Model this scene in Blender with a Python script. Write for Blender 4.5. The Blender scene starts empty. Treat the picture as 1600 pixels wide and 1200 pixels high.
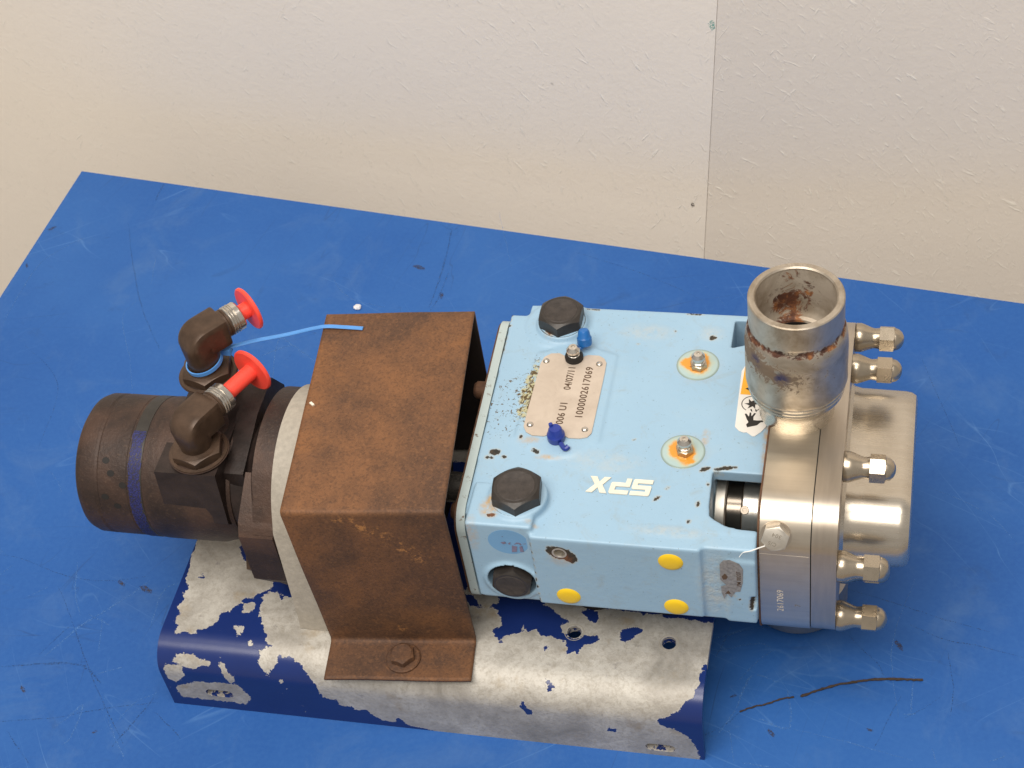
import bpy, bmesh, math, random
import numpy as np
from mathutils import Matrix, Vector, noise as mnoise
random.seed(7)
rng = np.random.default_rng(11)
PI = math.pi
S = bpy.context.scene
COL = S.collection

# ------------------------------------------------------------------ camera
# world: metres, table top at z = 0, X along the pump shaft, Y away from the viewer.
# helper coordinates in this file are millimetres with z = 0 at 64 mm above the table top
ZOFF = 64.0
def P(x, y, z): return Vector((x / 1000, y / 1000, (z + ZOFF) / 1000))
cam_d = bpy.data.cameras.new('camera'); cam = bpy.data.objects.new('camera', cam_d); COL.objects.link(cam)
R = Matrix(((0.9733071982, 0.1940272493, -0.1225827247), (0.0589231699, -0.7274683841, -0.6836064732), (-0.2218133402, 0.6581361384, -0.7194829153)))
flip = Matrix(((1, 0, 0), (0, -1, 0), (0, 0, -1)))
rot = (flip @ R).transposed()
cam.matrix_world = Matrix.Translation(P(56.618, -650.614, 830.261)) @ rot.to_4x4()
cam_d.sensor_width = 36.0; cam_d.lens = 2675.6 / 1600 * 36
cam_d.clip_start = 0.01; cam_d.clip_end = 50
cam_d.dof.use_dof = True; cam_d.dof.focus_distance = 0.93; cam_d.dof.aperture_fstop = 38
S.camera = cam

# ------------------------------------------------------------------ light
W = bpy.data.worlds.new('World'); S.world = W; W.use_nodes = True
W.node_tree.nodes['Background'].inputs[0].default_value = (1.0, 0.94, 0.87, 1)
W.node_tree.nodes['Background'].inputs[1].default_value = 0.40
def area(name, loc, target, sx, sy, power, col):
    d = bpy.data.lights.new(name, 'AREA'); d.shape = 'RECTANGLE'; d.size = sx; d.size_y = sy; d.energy = power; d.color = col
    o = bpy.data.objects.new(name, d); COL.objects.link(o); o.location = loc
    o.rotation_euler = (Vector(target) - Vector(loc)).to_track_quat('-Z', 'Y').to_euler()
    return o
area('ceiling_lamp', (-0.35, -1.2, 2.2), (-0.1, 0.1, 0), 1.9, 0.7, 44, (1.0, 0.93, 0.84))
area('ceiling_lamp', (-0.2, -0.35, 2.4), (-0.1, 0.35, 0), 1.9, 0.5, 24, (1.0, 0.94, 0.87))
S.view_settings.view_transform = 'Standard'; S.view_settings.look = 'None'
S.view_settings.exposure = 0.0; S.view_settings.gamma = 1.0

# ------------------------------------------------------------------ node helpers
class Mat:
    def __init__(s, name):
        s.m = bpy.data.materials.new(name); s.m.use_nodes = True; s.t = s.m.node_tree; s.N = s.t.nodes
        s.b = s.N['Principled BSDF']; s.out = s.N['Material Output']
        s.tc = s.N.new('ShaderNodeTexCoord')
    def set(s, k, v):
        i = s.b.inputs[k]
        if hasattr(v, 'is_linked') or hasattr(v, 'links'): s.t.links.new(v, i)
        else: i.default_value = (*v, 1) if isinstance(v, tuple) and len(v) == 3 else v
    def lk(s, v, i):
        if hasattr(v, 'links'): s.t.links.new(v, i)
        elif isinstance(v, tuple): i.default_value = (*v, 1) if len(v) == 3 and len(i.default_value) == 4 else v
        else: i.default_value = v
    def co(s, scale=(1, 1, 1), rot=(0, 0, 0), loc=(0, 0, 0), tex=False):
        g = s.N.new('ShaderNodeNewGeometry'); m = s.N.new('ShaderNodeMapping')
        s.t.links.new(g.outputs['Position'], m.inputs[0])
        m.inputs['Scale'].default_value = scale; m.inputs['Rotation'].default_value = rot; m.inputs['Location'].default_value = loc
        if tex: m.vector_type = 'TEXTURE'
        return m.outputs[0]
    def noise(s, scale, detail=4, rough=.55, co=None, dist=0.0, out='Fac'):
        n = s.N.new('ShaderNodeTexNoise'); s.t.links.new(co or s.co(), n.inputs['Vector'])
        n.inputs['Scale'].default_value = scale; n.inputs['Detail'].default_value = detail
        n.inputs['Roughness'].default_value = rough; n.inputs['Distortion'].default_value = dist
        return n.outputs[out]
    def vor(s, scale, co=None, feature='F1', rand=1.0):
        n = s.N.new('ShaderNodeTexVoronoi'); n.feature = feature; s.t.links.new(co or s.co(), n.inputs['Vector'])
        n.inputs['Scale'].default_value = scale; n.inputs['Randomness'].default_value = rand
        return n.outputs['Distance']
    def attr(s, name):
        n = s.N.new('ShaderNodeAttribute'); n.attribute_name = name; return n.outputs['Fac']
    def math(s, op, a, b=0.0, c=0.0, clamp=False):
        n = s.N.new('ShaderNodeMath'); n.operation = op; n.use_clamp = clamp
        for v, i in zip((a, b, c), n.inputs): s.lk(v, i)
        return n.outputs[0]
    def rng(s, v, a, b, c=0.0, d=1.0, smooth=False):
        n = s.N.new('ShaderNodeMapRange'); n.clamp = True
        if smooth: n.interpolation_type = 'SMOOTHSTEP'
        s.lk(v, n.inputs[0])
        for k, x in zip((1, 2, 3, 4), (a, b, c, d)): n.inputs[k].default_value = x
        return n.outputs[0]
    def mix(s, f, a, b, mode='MIX'):
        n = s.N.new('ShaderNodeMix'); n.data_type = 'RGBA'; n.blend_type = mode
        s.lk(f, n.inputs[0]); s.lk(a, n.inputs[6]); s.lk(b, n.inputs[7]); return n.outputs[2]
    def mixf(s, f, a, b):
        n = s.N.new('ShaderNodeMix'); n.data_type = 'FLOAT'
        s.lk(f, n.inputs[0]); s.lk(a, n.inputs[2]); s.lk(b, n.inputs[3]); return n.outputs[0]
    def ramp(s, f, stops):
        n = s.N.new('ShaderNodeValToRGB'); s.lk(f, n.inputs[0]); e = n.color_ramp.elements
        while len(e) < len(stops): e.new(0.5)
        for el, (p, c) in zip(e, stops): el.position = p; el.color = (*c, 1)
        return n.outputs[0]
    def bump(s, h, strength=.3, dist=.0005, normal=None):
        n = s.N.new('ShaderNodeBump'); s.lk(h, n.inputs['Height']); n.inputs['Strength'].default_value = strength
        n.inputs['Distance'].default_value = dist
        if normal is not None: s.t.links.new(normal, n.inputs['Normal'])
        s.t.links.new(n.outputs[0], s.b.inputs['Normal']); return n.outputs[0]
    def done(s, col=None, rough=None, metal=None, **kw):
        if col is not None: s.lk(col, s.b.inputs['Base Color'])
        if rough is not None: s.lk(rough, s.b.inputs['Roughness'])
        if metal is not None: s.lk(metal, s.b.inputs['Metallic'])
        for k, v in kw.items(): s.lk(v, s.b.inputs[k])
        return s.m

def simple(name, col, rough=.5, metal=0.0, var=.12, nscale=60, bump=0.0, bscale=400, **kw):
    a = Mat(name); n = a.noise(nscale, 6, .6)
    dk = tuple(c * (1 - var) for c in col); lt = tuple(min(1, c * (1 + var)) for c in col)
    c = a.mix(a.rng(n, .3, .7), dk, lt)
    r = a.mixf(a.noise(nscale * 2.3, 4), max(.02, rough - .1), rough + .1)
    if bump: a.bump(a.noise(bscale, 4, .6), bump, .0004)
    return a.done(c, r, metal, **kw)

# ------------------------------------------------------------------ materials
MT = {}
# --- table laminate
a = Mat('blue_table_paint')
big = a.noise(2.2, 5, .6); fine = a.noise(320, 3, .6)
c = a.mix(a.rng(big, .3, .7), (.015, .086, .325), (.022, .112, .385))
c = a.mix(a.rng(fine, .35, .75, 0, .22), c, (.05, .17, .45))
c = a.mix(a.rng(a.noise(5, 4, .6, co=a.co(loc=(4, 4, 0))), .45, .7, 0, .35), c, (.045, .165, .46))
dust = a.rng(a.noise(16, 8, .72, dist=.8), .52, .8, 0, .42); c = a.mix(dust, c, (.10, .20, .40))
gr = a.rng(a.noise(23, 7, .7, co=a.co(loc=(5, 2, 0)), dist=.6), .62, .8, 0, .55); c = a.mix(gr, c, (.022, .06, .17))
def scr(scale, rotz, lo, hi, amt, stretch, seed, colr, c, dist=.35):
    v = a.noise(scale, 2, .4, co=a.co(scale=(1 / stretch, 1, 1), rot=(0, 0, rotz), loc=(seed, seed * .7, 0), tex=True), dist=dist)
    band = a.math('ABSOLUTE', a.math('SUBTRACT', v, .5))
    gate = a.rng(a.noise(9, 4, .6, co=a.co(loc=(seed * 2, 0, seed))), lo, hi)
    m = a.math('MULTIPLY', a.rng(band, 0.0, .0035, amt, 0), gate)
    return a.mix(m, c, colr)
for i, (rz, colr, am) in enumerate([(.6, (.13, .29, .58), .4), (-.4, (.13, .29, .58), .35), (1.3, (.02, .05, .14), .6), (2.2, (.13, .29, .58), .35), (.1, (.02, .05, .14), .5)]):
    c = scr(22 + 5 * i, rz, .5, .68, am, .12, 3.1 + i * 2.7, colr, c)
a.bump(a.noise(600, 3, .6), .12, .0003)
MT['table'] = a.done(c, a.mixf(a.noise(30, 6, .6), .46, .62), 0.0, **{'Specular IOR Level': .28})
def streak(name, col, k):
    a = Mat(name); n = a.noise(900, 4, .7); m = a.rng(n, k - .08, k + .1)
    tr = a.N.new('ShaderNodeBsdfTransparent'); mx = a.N.new('ShaderNodeMixShader')
    a.done(col, .6, 0.0); a.t.links.new(m, mx.inputs[0]); a.t.links.new(tr.outputs[0], mx.inputs[1]); a.t.links.new(a.b.outputs[0], mx.inputs[2])
    a.t.links.new(mx.outputs[0], a.out.inputs[0]); return a.m
MT['scratch_light'] = streak('light_scratch', (.075, .215, .53), .53)
MT['scratch_dark'] = streak('dark_scuff', (.018, .055, .15), .56)
MT['spot'] = streak('brown_stain', (.045, .035, .035), .5)
MT['blue_marker'] = streak('blue_marker_paint', (.020, .024, .13), .46)
MT['teal'] = streak('teal_smear', (.12, .42, .36), .52)
# --- wall panel
def wallmat(name, base, k, rel, gate):
    a = Mat(name); fl = None
    for i, (rx, sc) in enumerate([(-.55, 260), (-.8, 340), (-1.05, 300), (-.3, 400), (-.65, 480), (.6, 430)]):
        v = a.noise(sc, 3, .55, co=a.co(scale=(1, 1, 5.0), rot=(0, rx, 0), loc=(i * 3.3, 0, i), tex=True), dist=.3)
        m = a.rng(v, .64, .76)
        g = a.math('MULTIPLY', m, a.rng(a.noise(11, 5, .65, co=a.co(loc=(i * 5, 1, 2))), gate, gate + .16))
        fl = g if fl is None else a.math('MAXIMUM', fl, g)
    big = a.noise(3.0, 5, .6); med = a.noise(15, 6, .65)
    c = a.mix(a.rng(big, .25, .75), tuple(x * .955 for x in base), base)
    c = a.mix(a.rng(med, .4, .75, 0, .3), c, tuple(x * .945 for x in base))
    c = a.mix(a.math('MULTIPLY', fl, k), c, tuple(min(.93, x * 1.13 + .02) for x in base))
    c = a.mix(a.rng(a.noise(60, 2, .5), .79, .81, 0, .5), c, tuple(x * .45 for x in base))
    hh = a.math('ADD', a.math('MULTIPLY', fl, .55), a.math('ADD', a.math('MULTIPLY', a.noise(170, 6, .7), .45), a.math('MULTIPLY', med, .6)))
    a.bump(hh, rel, .0011)
    return a.done(c, a.mixf(fl, .65, .5), 0.0)
MT['wall_l'] = wallmat('cream_plaster_panel', (.905, .835, .745), .45, .6, .44)
MT['wall_r'] = wallmat('beige_plaster_panel', (.83, .76, .675), 1.0, .55, .37)
MT['gap'] = simple('joint_shadow_gap', (.16, .13, .11), .9)
MT['floor'] = simple('concrete_floor', (.46, .40, .33), .7, nscale=5)
# --- rust sheet
a = Mat('rusted_steel_sheet')
n1 = a.noise(7, 7, .60, dist=.5); n2 = a.noise(60, 6, .7); n3 = a.noise(420, 3, .7)
c = a.ramp(n1, [(.30, (.058, .032, .022)), (.44, (.108, .053, .029)), (.56, (.185, .083, .036)), (.72, (.29, .125, .046))])
c = a.mix(a.rng(n2, .45, .75, 0, .5), c, (.06, .032, .02))
c = a.mix(a.rng(n3, .5, .72, 0, .32), c, (.32, .15, .062))
c = a.mix(a.rng(a.noise(7, 5, .6, co=a.co(loc=(2.3, .4, 1))), .48, .64, 0, .62), c, (.40, .165, .050))
c = a.mix(a.rng(a.noise(5, 4, .6, dist=.6), .5, .66, 0, .45), c, (.085, .045, .030))
c = a.mix(a.rng(a.noise(700, 2, .5), .35, .5, .35, 0), c, (.035, .02, .014))
gsc = a.math('MULTIPLY', a.attr('scrape'), a.rng(a.noise(240, 6, .8), .53, .60, 0, .8)); c = a.mix(gsc, c, (.50, .23, .075))
a.bump(a.math('ADD', a.noise(500, 5, .7), a.math('MULTIPLY', n2, .8)), .4, .0006)
MT['rust'] = a.done(c, a.mixf(n2, .55, .8), .15)
a = Mat('dark_rusty_cast_iron')
n1 = a.noise(14, 7, .65, dist=.5); n3 = a.noise(500, 3, .7)
c = a.ramp(n1, [(.25, (.012, .008, .008)), (.46, (.038, .023, .018)), (.62, (.082, .045, .031)), (.82, (.135, .072, .046))])
c = a.mix(a.rng(n3, .55, .75, 0, .5), c, (.12, .075, .05))
a.bump(a.math('ADD', n3, a.noise(90, 6, .7)), .45, .0007)
MT['iron'] = a.done(c, a.mixf(a.noise(40), .42, .66), .25)
MT['iron_dark'] = simple('oily_black_brown_iron', (.032, .021, .018), .45, .25, .45, 70, .5, 300)
MT['iron_fit'] = simple('brown_oiled_steel', (.080, .049, .032), .4, .35, .35, 90, .2)
MT['dark_band'] = simple('bare_grey_band', (.055, .05, .045), .45, .5, .3, 60, .2)
MT['cast'] = simple('pale_cast_aluminium', (.38, .345, .29), .6, .0, .13, 300, .6, 420)
# --- base plate: navy paint flaked from galvanised steel (attribute = signed distance, metres)
a = Mat('flaked_navy_paint_on_zinc')
sd = a.attr('bare')
wob = a.math('MULTIPLY', a.math('SUBTRACT', a.noise(150, 5, .7), .5), .0075)
wob2 = a.math('MULTIPLY', a.math('SUBTRACT', a.noise(430, 4, .7), .5), .0042)
d = a.math('ADD', a.math('ADD', sd, wob), wob2)
mask = a.rng(d, -.00012, .00012)                                   # 1 = bare
rim = a.rng(a.math('ABSOLUTE', d), 0, .0006, .55, 0)
z1 = a.noise(28, 7, .68, dist=.5); z2 = a.noise(380, 5, .75)
zc = a.ramp(z1, [(.25, (.24, .225, .195)), (.43, (.41, .385, .345)), (.58, (.54, .515, .465)), (.8, (.64, .62, .57))])
zc = a.mix(a.rng(a.noise(120, 6, .75, dist=1.2), .52, .66, 0, .5), zc, (.33, .30, .25))
zc = a.mix(a.rng(z2, .48, .7, 0, .55), zc, (.27, .235, .185))
zc = a.mix(a.rng(a.noise(50, 4, .6, co=a.co(loc=(3, 1, 1))), .6, .72, 0, .5), zc, (.32, .24, .14))
zc = a.mix(a.rng(a.noise(90, 6, .7, co=a.co(loc=(1, 7, 1))), .64, .70, 0, .45), zc, (.15, .14, .16))
zc = a.mix(a.math('MULTIPLY', rim, mask), zc, (.78, .75, .68))
pc = a.mix(a.noise(30), (.008, .022, .120), (.011, .032, .17))
pc = a.mix(a.rng(a.noise(260, 3, .6, co=a.co(loc=(9, 1, 4))), .72, .76, 0, .8), pc, (.5, .5, .5))
c = a.mix(mask, pc, zc)
h = a.math('ADD', a.math('MULTIPLY', mask, -1.0), a.math('MULTIPLY', a.math('MULTIPLY', z2, mask), .9))
h = a.math('ADD', h, a.math('MULTIPLY', a.noise(90, 3, .5), .25))
a.bump(h, .55, .0006)
MT['base'] = a.done(c, a.mixf(mask, .28, a.mixf(z1, .46, .66)), a.math('MULTIPLY', mask, .25))
# --- light blue enamel with chips and stains from attributes
a = Mat('light_blue_enamel')
b1 = a.noise(14, 6, .6)
c = a.mix(a.rng(b1, .3, .7), (.298, .468, .622), (.328, .500, .652))
c = a.mix(a.rng(a.noise(26, 7, .7, dist=.8, co=a.co(loc=(1, 2, 3))), .55, .75, 0, .28), c, (.40, .50, .54))
dirt = a.rng(a.noise(70, 8, .78, dist=.6), .54, .74, 0, .42); c = a.mix(dirt, c, (.30, .32, .29))
c = a.mix(a.rng(a.noise(700, 2, .5), .70, .76, 0, .5), c, (.12, .13, .12))
st = a.attr('stain'); sm = a.math('MULTIPLY', a.rng(st, 0, 1), a.rng(a.noise(210, 6, .75), .36, .66)); c = a.mix(sm, c, (.52, .33, .13))
wt = a.attr('worn'); wm = a.math('MULTIPLY', a.rng(wt, 0, 1), a.rng(a.noise(160, 6, .7), .35, .6, 0, .6)); c = a.mix(wm, c, (.52, .52, .47))
sp = a.attr('speck')
sv = a.math('ADD', a.noise(480, 3, .6, dist=.7), a.math('MULTIPLY', sp, .16))
c = a.mix(a.math('MULTIPLY', a.rng(a.math('ADD', a.noise(230, 4, .7), a.math('MULTIPLY', sp, .2)), .60, .72, 0, .8), a.rng(sp, .35, .6)), c, (.50, .43, .17))
c = a.mix(a.math('MULTIPLY', a.rng(sv, .655, .675), a.rng(sp, .02, .1)), c, (.10, .065, .025))
cd = a.math('ADD', a.attr('chip'), a.math('MULTIPLY', a.math('SUBTRACT', a.noise(420, 5, .75), .5), .0042))
cm = a.rng(cd, -.0001, .0001)
ring = a.math('MULTIPLY', a.rng(cd, -.0011, -.0001), a.math('SUBTRACT', 1.0, cm)); c = a.mix(a.math('MULTIPLY', ring, .45), c, (.50, .42, .27))
cc_ = a.mix(a.rng(a.noise(300, 4, .7), .4, .6), (.022, .022, .018), (.065, .045, .026))
c = a.mix(cm, c, a.mix(a.rng(st, .15, .5), cc_, a.mix(a.rng(a.noise(260, 4, .7), .4, .6), (.05, .018, .01), (.17, .07, .03))))
a.bump(a.math('ADD', a.math('MULTIPLY', cm, -1.2), a.math('ADD', a.math('ADD', a.math('MULTIPLY', a.noise(240, 4, .65), .8), a.math('MULTIPLY', a.noise(40, 3, .5), 1.2)), a.math('MULTIPLY', a.math('MULTIPLY', a.noise(260, 4, .7), wt), 4.5))), .38, .0006)
MT['enamel'] = a.done(c, a.mixf(cm, a.mixf(b1, .36, .5), .7), 0.0)
a = Mat('grey_primed_edge')
c = a.mix(a.rng(a.noise(200, 5, .7), .6, .68), (.44, .52, .52), (.16, .12, .09)); MT['primer'] = a.done(c, .5, 0.0)
# --- stainless
def ss(name, base, rough, streak_rot=(0, 0, 0), sc=(.06, 1, 1), brown=.25, ns=420, amp=.10, metal=.93):
    a = Mat(name); g = a.noise(ns, 3, .6, co=a.co(scale=sc, rot=streak_rot)); big = a.noise(26, 6, .6, dist=.4)
    c = a.mix(a.rng(g, .3, .7), tuple(x * .9 for x in base), base)
    c = a.mix(a.rng(big, .42, .72, 0, brown), c, (.36, .29, .20))
    a.bump(g, .10, .0002)
    return a.done(c, a.mixf(g, rough - amp / 2, a.mixf(big, rough, rough + amp)), metal)
MT['ss_brush'] = ss('brushed_stainless', (.68, .61, .51), .34, (0, 0, 0), (.05, 1, 1))
MT['ss_flange'] = ss('ground_stainless', (.58, .51, .43), .36, (0, 0, 0), (1, .08, .08))
MT['ss_nose'] = ss('polished_stainless_cover', (.66, .60, .51), .27, (0, 0, 0), (.05, 1, 1), .45)
MT['ss_nut'] = ss('tarnished_stainless', (.54, .465, .365), .28, (0, 0, 0), (1, 1, 1), .5, 200)
MT['ss_bright'] = ss('bright_stainless', (.72, .68, .62), .22, (0, 0, 0), (1, 1, .1), .1, 300)
MT['ss_matte'] = ss('matte_stainless', (.72, .68, .61), .5, (0, 0, 0), (1, 1, 1), .1, 300)
MT['steel_dark'] = ss('dark_turned_steel', (.16, .14, .12), .2, (0, 0, 0), (.1, 1, 1), .2)
# pipe with rust runs: attribute 'rust'
a = Mat('stained_stainless_pipe')
g = a.noise(330, 4, .65, co=a.co(scale=(1, 1, .35))); big = a.noise(40, 6, .65, dist=.6)
c = a.mix(a.rng(big, .4, .62), (.56, .50, .42), (.34, .28, .21))
rv = a.math('ADD', a.noise(130, 6, .75, dist=.8), a.math('MULTIPLY', a.attr('rust'), .17))
rm = a.math('MULTIPLY', a.rng(rv, .60, .68), a.rng(a.attr('rust'), .05, .3))
rcol = a.ramp(a.noise(90, 5, .7), [(.38, (.035, .014, .009)), (.52, (.10, .036, .018)), (.64, (.30, .12, .04)), (.72, (.42, .20, .07))])
c = a.mix(rm, c, rcol)
sv = a.math('ADD', a.noise(210, 6, .75, dist=1.0), a.math('MULTIPLY', a.attr('scale_marks'), .25))
cm = a.math('MULTIPLY', a.rng(sv, .70, .75), a.rng(a.attr('scale_marks'), .05, .4)); c = a.mix(a.math('MULTIPLY', cm, .85), c, (.13, .085, .05))
bm_ = a.math('MULTIPLY', a.attr('inkmark'), a.rng(a.noise(260, 5, .7), .42, .5)); c = a.mix(bm_, c, (.03, .03, .09))
mt = a.math('SUBTRACT', .86, a.math('MAXIMUM', a.math('MAXIMUM', rm, cm), a.math('MULTIPLY', a.attr('inside'), .42)), clamp=True)
a.bump(a.math('ADD', a.math('MULTIPLY', g, .5), a.math('MULTIPLY', a.math('ADD', big, rm), 1.2)), .14, .0006)
MT['pipe'] = a.done(c, a.mixf(mt, .7, a.mixf(big, .28, .44)), mt)
# --- plastics etc.
MT['plug'] = simple('black_plastic_plug', (.028, .023, .020), .42, 0, .3, 150, .25, 300)
MT['plug_face'] = simple('scuffed_black_plastic', (.042, .034, .030), .6, 0, .35, 260, .5, 500)
MT['red'] = simple('fluorescent_red_plastic', (.98, .085, .055), .38, 0, .04, 60)
MT['red'].node_tree.nodes['Principled BSDF'].inputs['Subsurface Weight'].default_value = .15
MT['red'].node_tree.nodes['Principled BSDF'].inputs['Subsurface Radius'].default_value = (.002, .0008, .0005)
MT['tie'] = simple('blue_nylon_tie', (.09, .30, .72), .4, 0, .1, 80)
MT['cap_blue'] = simple('blue_rubber_cap', (.012, .13, .42), .35, 0, .2, 120)
MT['cap_navy'] = simple('navy_rubber_cap', (.018, .04, .27), .35, 0, .2, 120)
MT['yellow'] = simple('yellow_plastic_plug', (.88, .58, .015), .4, 0, .05, 60)
a = Mat('etched_nameplate'); n = a.noise(60, 6, .65, dist=.5)
c = a.mix(a.rng(n, .35, .7), (.56, .475, .395), (.66, .57, .48)); c = a.mix(a.rng(a.noise(300, 4, .7), .62, .75, 0, .35), c, (.36, .27, .2))
MT['nameplate'] = a.done(c, .42, .35)
MT['ink'] = simple('engraved_dark_letter', (.10, .06, .035), .7, 0, .2)
MT['etch'] = simple('light_scribed_mark', (.75, .68, .58), .6, .0, .2)
MT['etch_dark'] = simple('dim_scribed_mark', (.22, .19, .15), .6, .0, .2)
MT['white'] = simple('white_vinyl', (.80, .77, .72), .35, 0, .04)
MT['cream'] = simple('aged_white_vinyl_letter', (.80, .76, .64), .45, 0, .08, 200)
MT['black'] = simple('black_print', (.015, .013, .012), .45, 0, .1)
MT['orange'] = simple('orange_yellow_print', (.85, .42, .03), .4, 0, .06)
MT['void'] = simple('grime_and_shade_black', (.012, .010, .009), .7, 0, .3)  # near-black for grime, and for shade painted in the bore and on feet
MT['guard_inside'] = simple('shaded_black_brown_steel', (.020, .013, .010), .75, 0, .4, 60, .2)  # shade inside the guard is put into the inner face colour
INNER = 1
MT['gasket'] = simple('brown_rusty_gasket', (.11, .05, .025), .75, 0, .4, 200, .4)
MT['foil'] = simple('torn_foil_label', (.30, .29, .28), .4, .3, .35, 500, .3)
MT['sticker'] = simple('translucent_blue_sticker', (.17, .37, .62), .35, 0, .05)
MT['sticker_ink'] = simple('purple_grey_ink', (.20, .18, .27), .6, 0, .3)
a = Mat('sight_disc_with_rust_ring')   # object coordinates, metres
sep = a.N.new('ShaderNodeVectorMath'); sep.operation = 'LENGTH'; a.t.links.new(a.tc.outputs['Object'], sep.inputs[0])
oi = a.N.new('ShaderNodeObjectInfo')
rr = a.math('ADD', sep.outputs['Value'], a.math('ADD', a.math('MULTIPLY', a.math('SUBTRACT', a.noise(240, 6, .8), .5), .006), a.math('MULTIPLY', a.math('SUBTRACT', a.noise(75, 2, .5), .5), .013)))
c = a.mix(a.rng(rr, .0066, .0084), (.72, .30, .03), (.50, .54, .40))
c = a.mix(a.rng(rr, .0080, .0105), c, (.40, .53, .52))
c = a.mix(a.rng(sep.outputs['Value'], .0112, .0122, 0, .8), c, (.20, .26, .22))
c = a.mix(a.math('MULTIPLY', a.rng(rr, .0028, .0040, 1, 0), a.rng(a.noise(350), .5, .6)), c, (.12, .05, .02))
MT['sight'] = a.done(c, .3, 0.0, **{'Coat Weight': .5})
MT['hair'] = simple('dark_fibre', (.05, .032, .022), .8, 0, .4, 400, .4)
MT['chalk'] = simple('white_crumb', (.75, .75, .78), .7, 0, .05)
MT['woodchip'] = simple('brown_crumb', (.14, .085, .05), .8, 0, .3, 400, .5)
MT['thread'] = simple('white_thread', (.8, .8, .78), .6)

# ------------------------------------------------------------------ geometry helpers (millimetres)
WO = {}
def finish(name, me, mat, parent, org, angle=32, props=None):
    me.materials.append(mat) if mat else None
    if angle: 
        me.shade_smooth(); me.set_sharp_from_angle(angle=math.radians(angle))
    o = bpy.data.objects.new(name, me); COL.objects.link(o)
    pw = WO[parent.name] if parent else Vector((0, 0, 0))
    WO[o.name] = Vector(org)
    if parent: o.parent = parent
    o.location = Vector(org) - pw
    if props:
        for k, v in props.items(): o[k] = v
    return o
def obj(name, bm, mat, parent=None, angle=32, org=None, **props):
    if org is None:
        xs = [v.co for v in bm.verts]
        lo = Vector((min(v.x for v in xs), min(v.y for v in xs), min(v.z for v in xs)))
        hi = Vector((max(v.x for v in xs), max(v.y for v in xs), max(v.z for v in xs)))
        org = (lo + hi) / 2
    org = Vector(org)
    bmesh.ops.recalc_face_normals(bm, faces=bm.faces)
    for v in bm.verts: v.co = (v.co - org) / 1000
    me = bpy.data.meshes.new(name); bm.to_mesh(me); bm.free()
    return finish(name, me, MT[mat] if mat else None, parent, P(*org), angle, props)
def inst(name, src, at, parent, rotm=None, **props):
    o = bpy.data.objects.new(name, src.data); COL.objects.link(o)
    WO[o.name] = P(*at); o.parent = parent; o.location = P(*at) - WO[parent.name]
    if rotm is not None: o.rotation_euler = rotm.to_3x3().to_euler()
    for k, v in props.items(): o[k] = v
    return o
def empty(name, at, label, cat, group=None):
    o = bpy.data.objects.new(name, None); COL.objects.link(o); o.location = P(*at); WO[o.name] = P(*at)
    o['label'] = label; o['category'] = cat; o.empty_display_size = .02
    if group: o['group'] = group
    return o
def tag(o, label, cat, group=None):
    o['label'] = label; o['category'] = cat
    if group: o['group'] = group
    return o
def frame(o, axis, up=(0, 0, 1)):
    z = Vector(axis).normalized(); u = Vector(up)
    if abs(z.dot(u.normalized())) > .98: u = Vector((1, 0, 0)) if abs(z.x) < .9 else Vector((0, 1, 0))
    x = u.cross(z).normalized(); y = z.cross(x)
    m = Matrix((x, y, z)).transposed().to_4x4(); m.translation = Vector(o); return m
XF = lambda x=0, y=0, z=0: Matrix(((0, 0, 1, x), (1, 0, 0, y), (0, 1, 0, z), (0, 0, 0, 1)))   # local x->Y, y->Z, z->X
def lathe(bm, prof, M, segs=48):
    rings = []
    for r, h in prof:
        if r < 1e-6: rings.append([bm.verts.new(M @ Vector((0, 0, h)))])
        else: rings.append([bm.verts.new(M @ Vector((r * math.cos(2 * PI * i / segs), r * math.sin(2 * PI * i / segs), h))) for i in range(segs)])
    for A, B in zip(rings, rings[1:]):
        if len(A) == 1 and len(B) == 1: continue
        for i in range(segs):
            j = (i + 1) % segs
            if len(A) == 1: bm.faces.new((A[0], B[i], B[j]))
            elif len(B) == 1: bm.faces.new((A[i], B[0], A[j]))
            else: bm.faces.new((A[i], B[i], B[j], A[j]))
def prism(bm, pts, h0, h1, M=Matrix.Identity(4), bev=0.0, seg=2):
    lo = [bm.verts.new(M @ Vector((x, y, h0))) for x, y in pts]; hi = [bm.verts.new(M @ Vector((x, y, h1))) for x, y in pts]
    n = len(pts); fs = [bm.faces.new(lo[::-1]), bm.faces.new(hi)]
    for i in range(n): fs.append(bm.faces.new((lo[i], lo[(i + 1) % n], hi[(i + 1) % n], hi[i])))
    if bev:
        es = {e for f in fs for e in f.edges}
        es = [e for e in es if len(e.link_faces) == 2 and e.calc_face_angle(0) > .4]
        bmesh.ops.bevel(bm, geom=es, offset=bev, segments=seg, profile=.5, affect='EDGES')
def box(bm, x0, x1, y0, y1, z0, z1, bev=0.0, seg=2): prism(bm, [(x0, y0), (x1, y0), (x1, y1), (x0, y1)], z0, z1, bev=bev, seg=seg)
def hexpts(r, a0=0.0, n=6): return [(r * math.cos(a0 + 2 * PI * i / n), r * math.sin(a0 + 2 * PI * i / n)) for i in range(n)]
def rrect(W_, H_, r, n=10, cx=0, cy=0):
    out = []
    for sx, sy, a0 in ((1, 1, 0), (-1, 1, 90), (-1, -1, 180), (1, -1, 270)):
        for i in range(n + 1):
            t = math.radians(a0 + 90 * i / n); out.append((cx + sx * (W_ - r) + r * math.cos(t), cy + sy * (H_ - r) + r * math.sin(t)))
    return out
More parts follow.
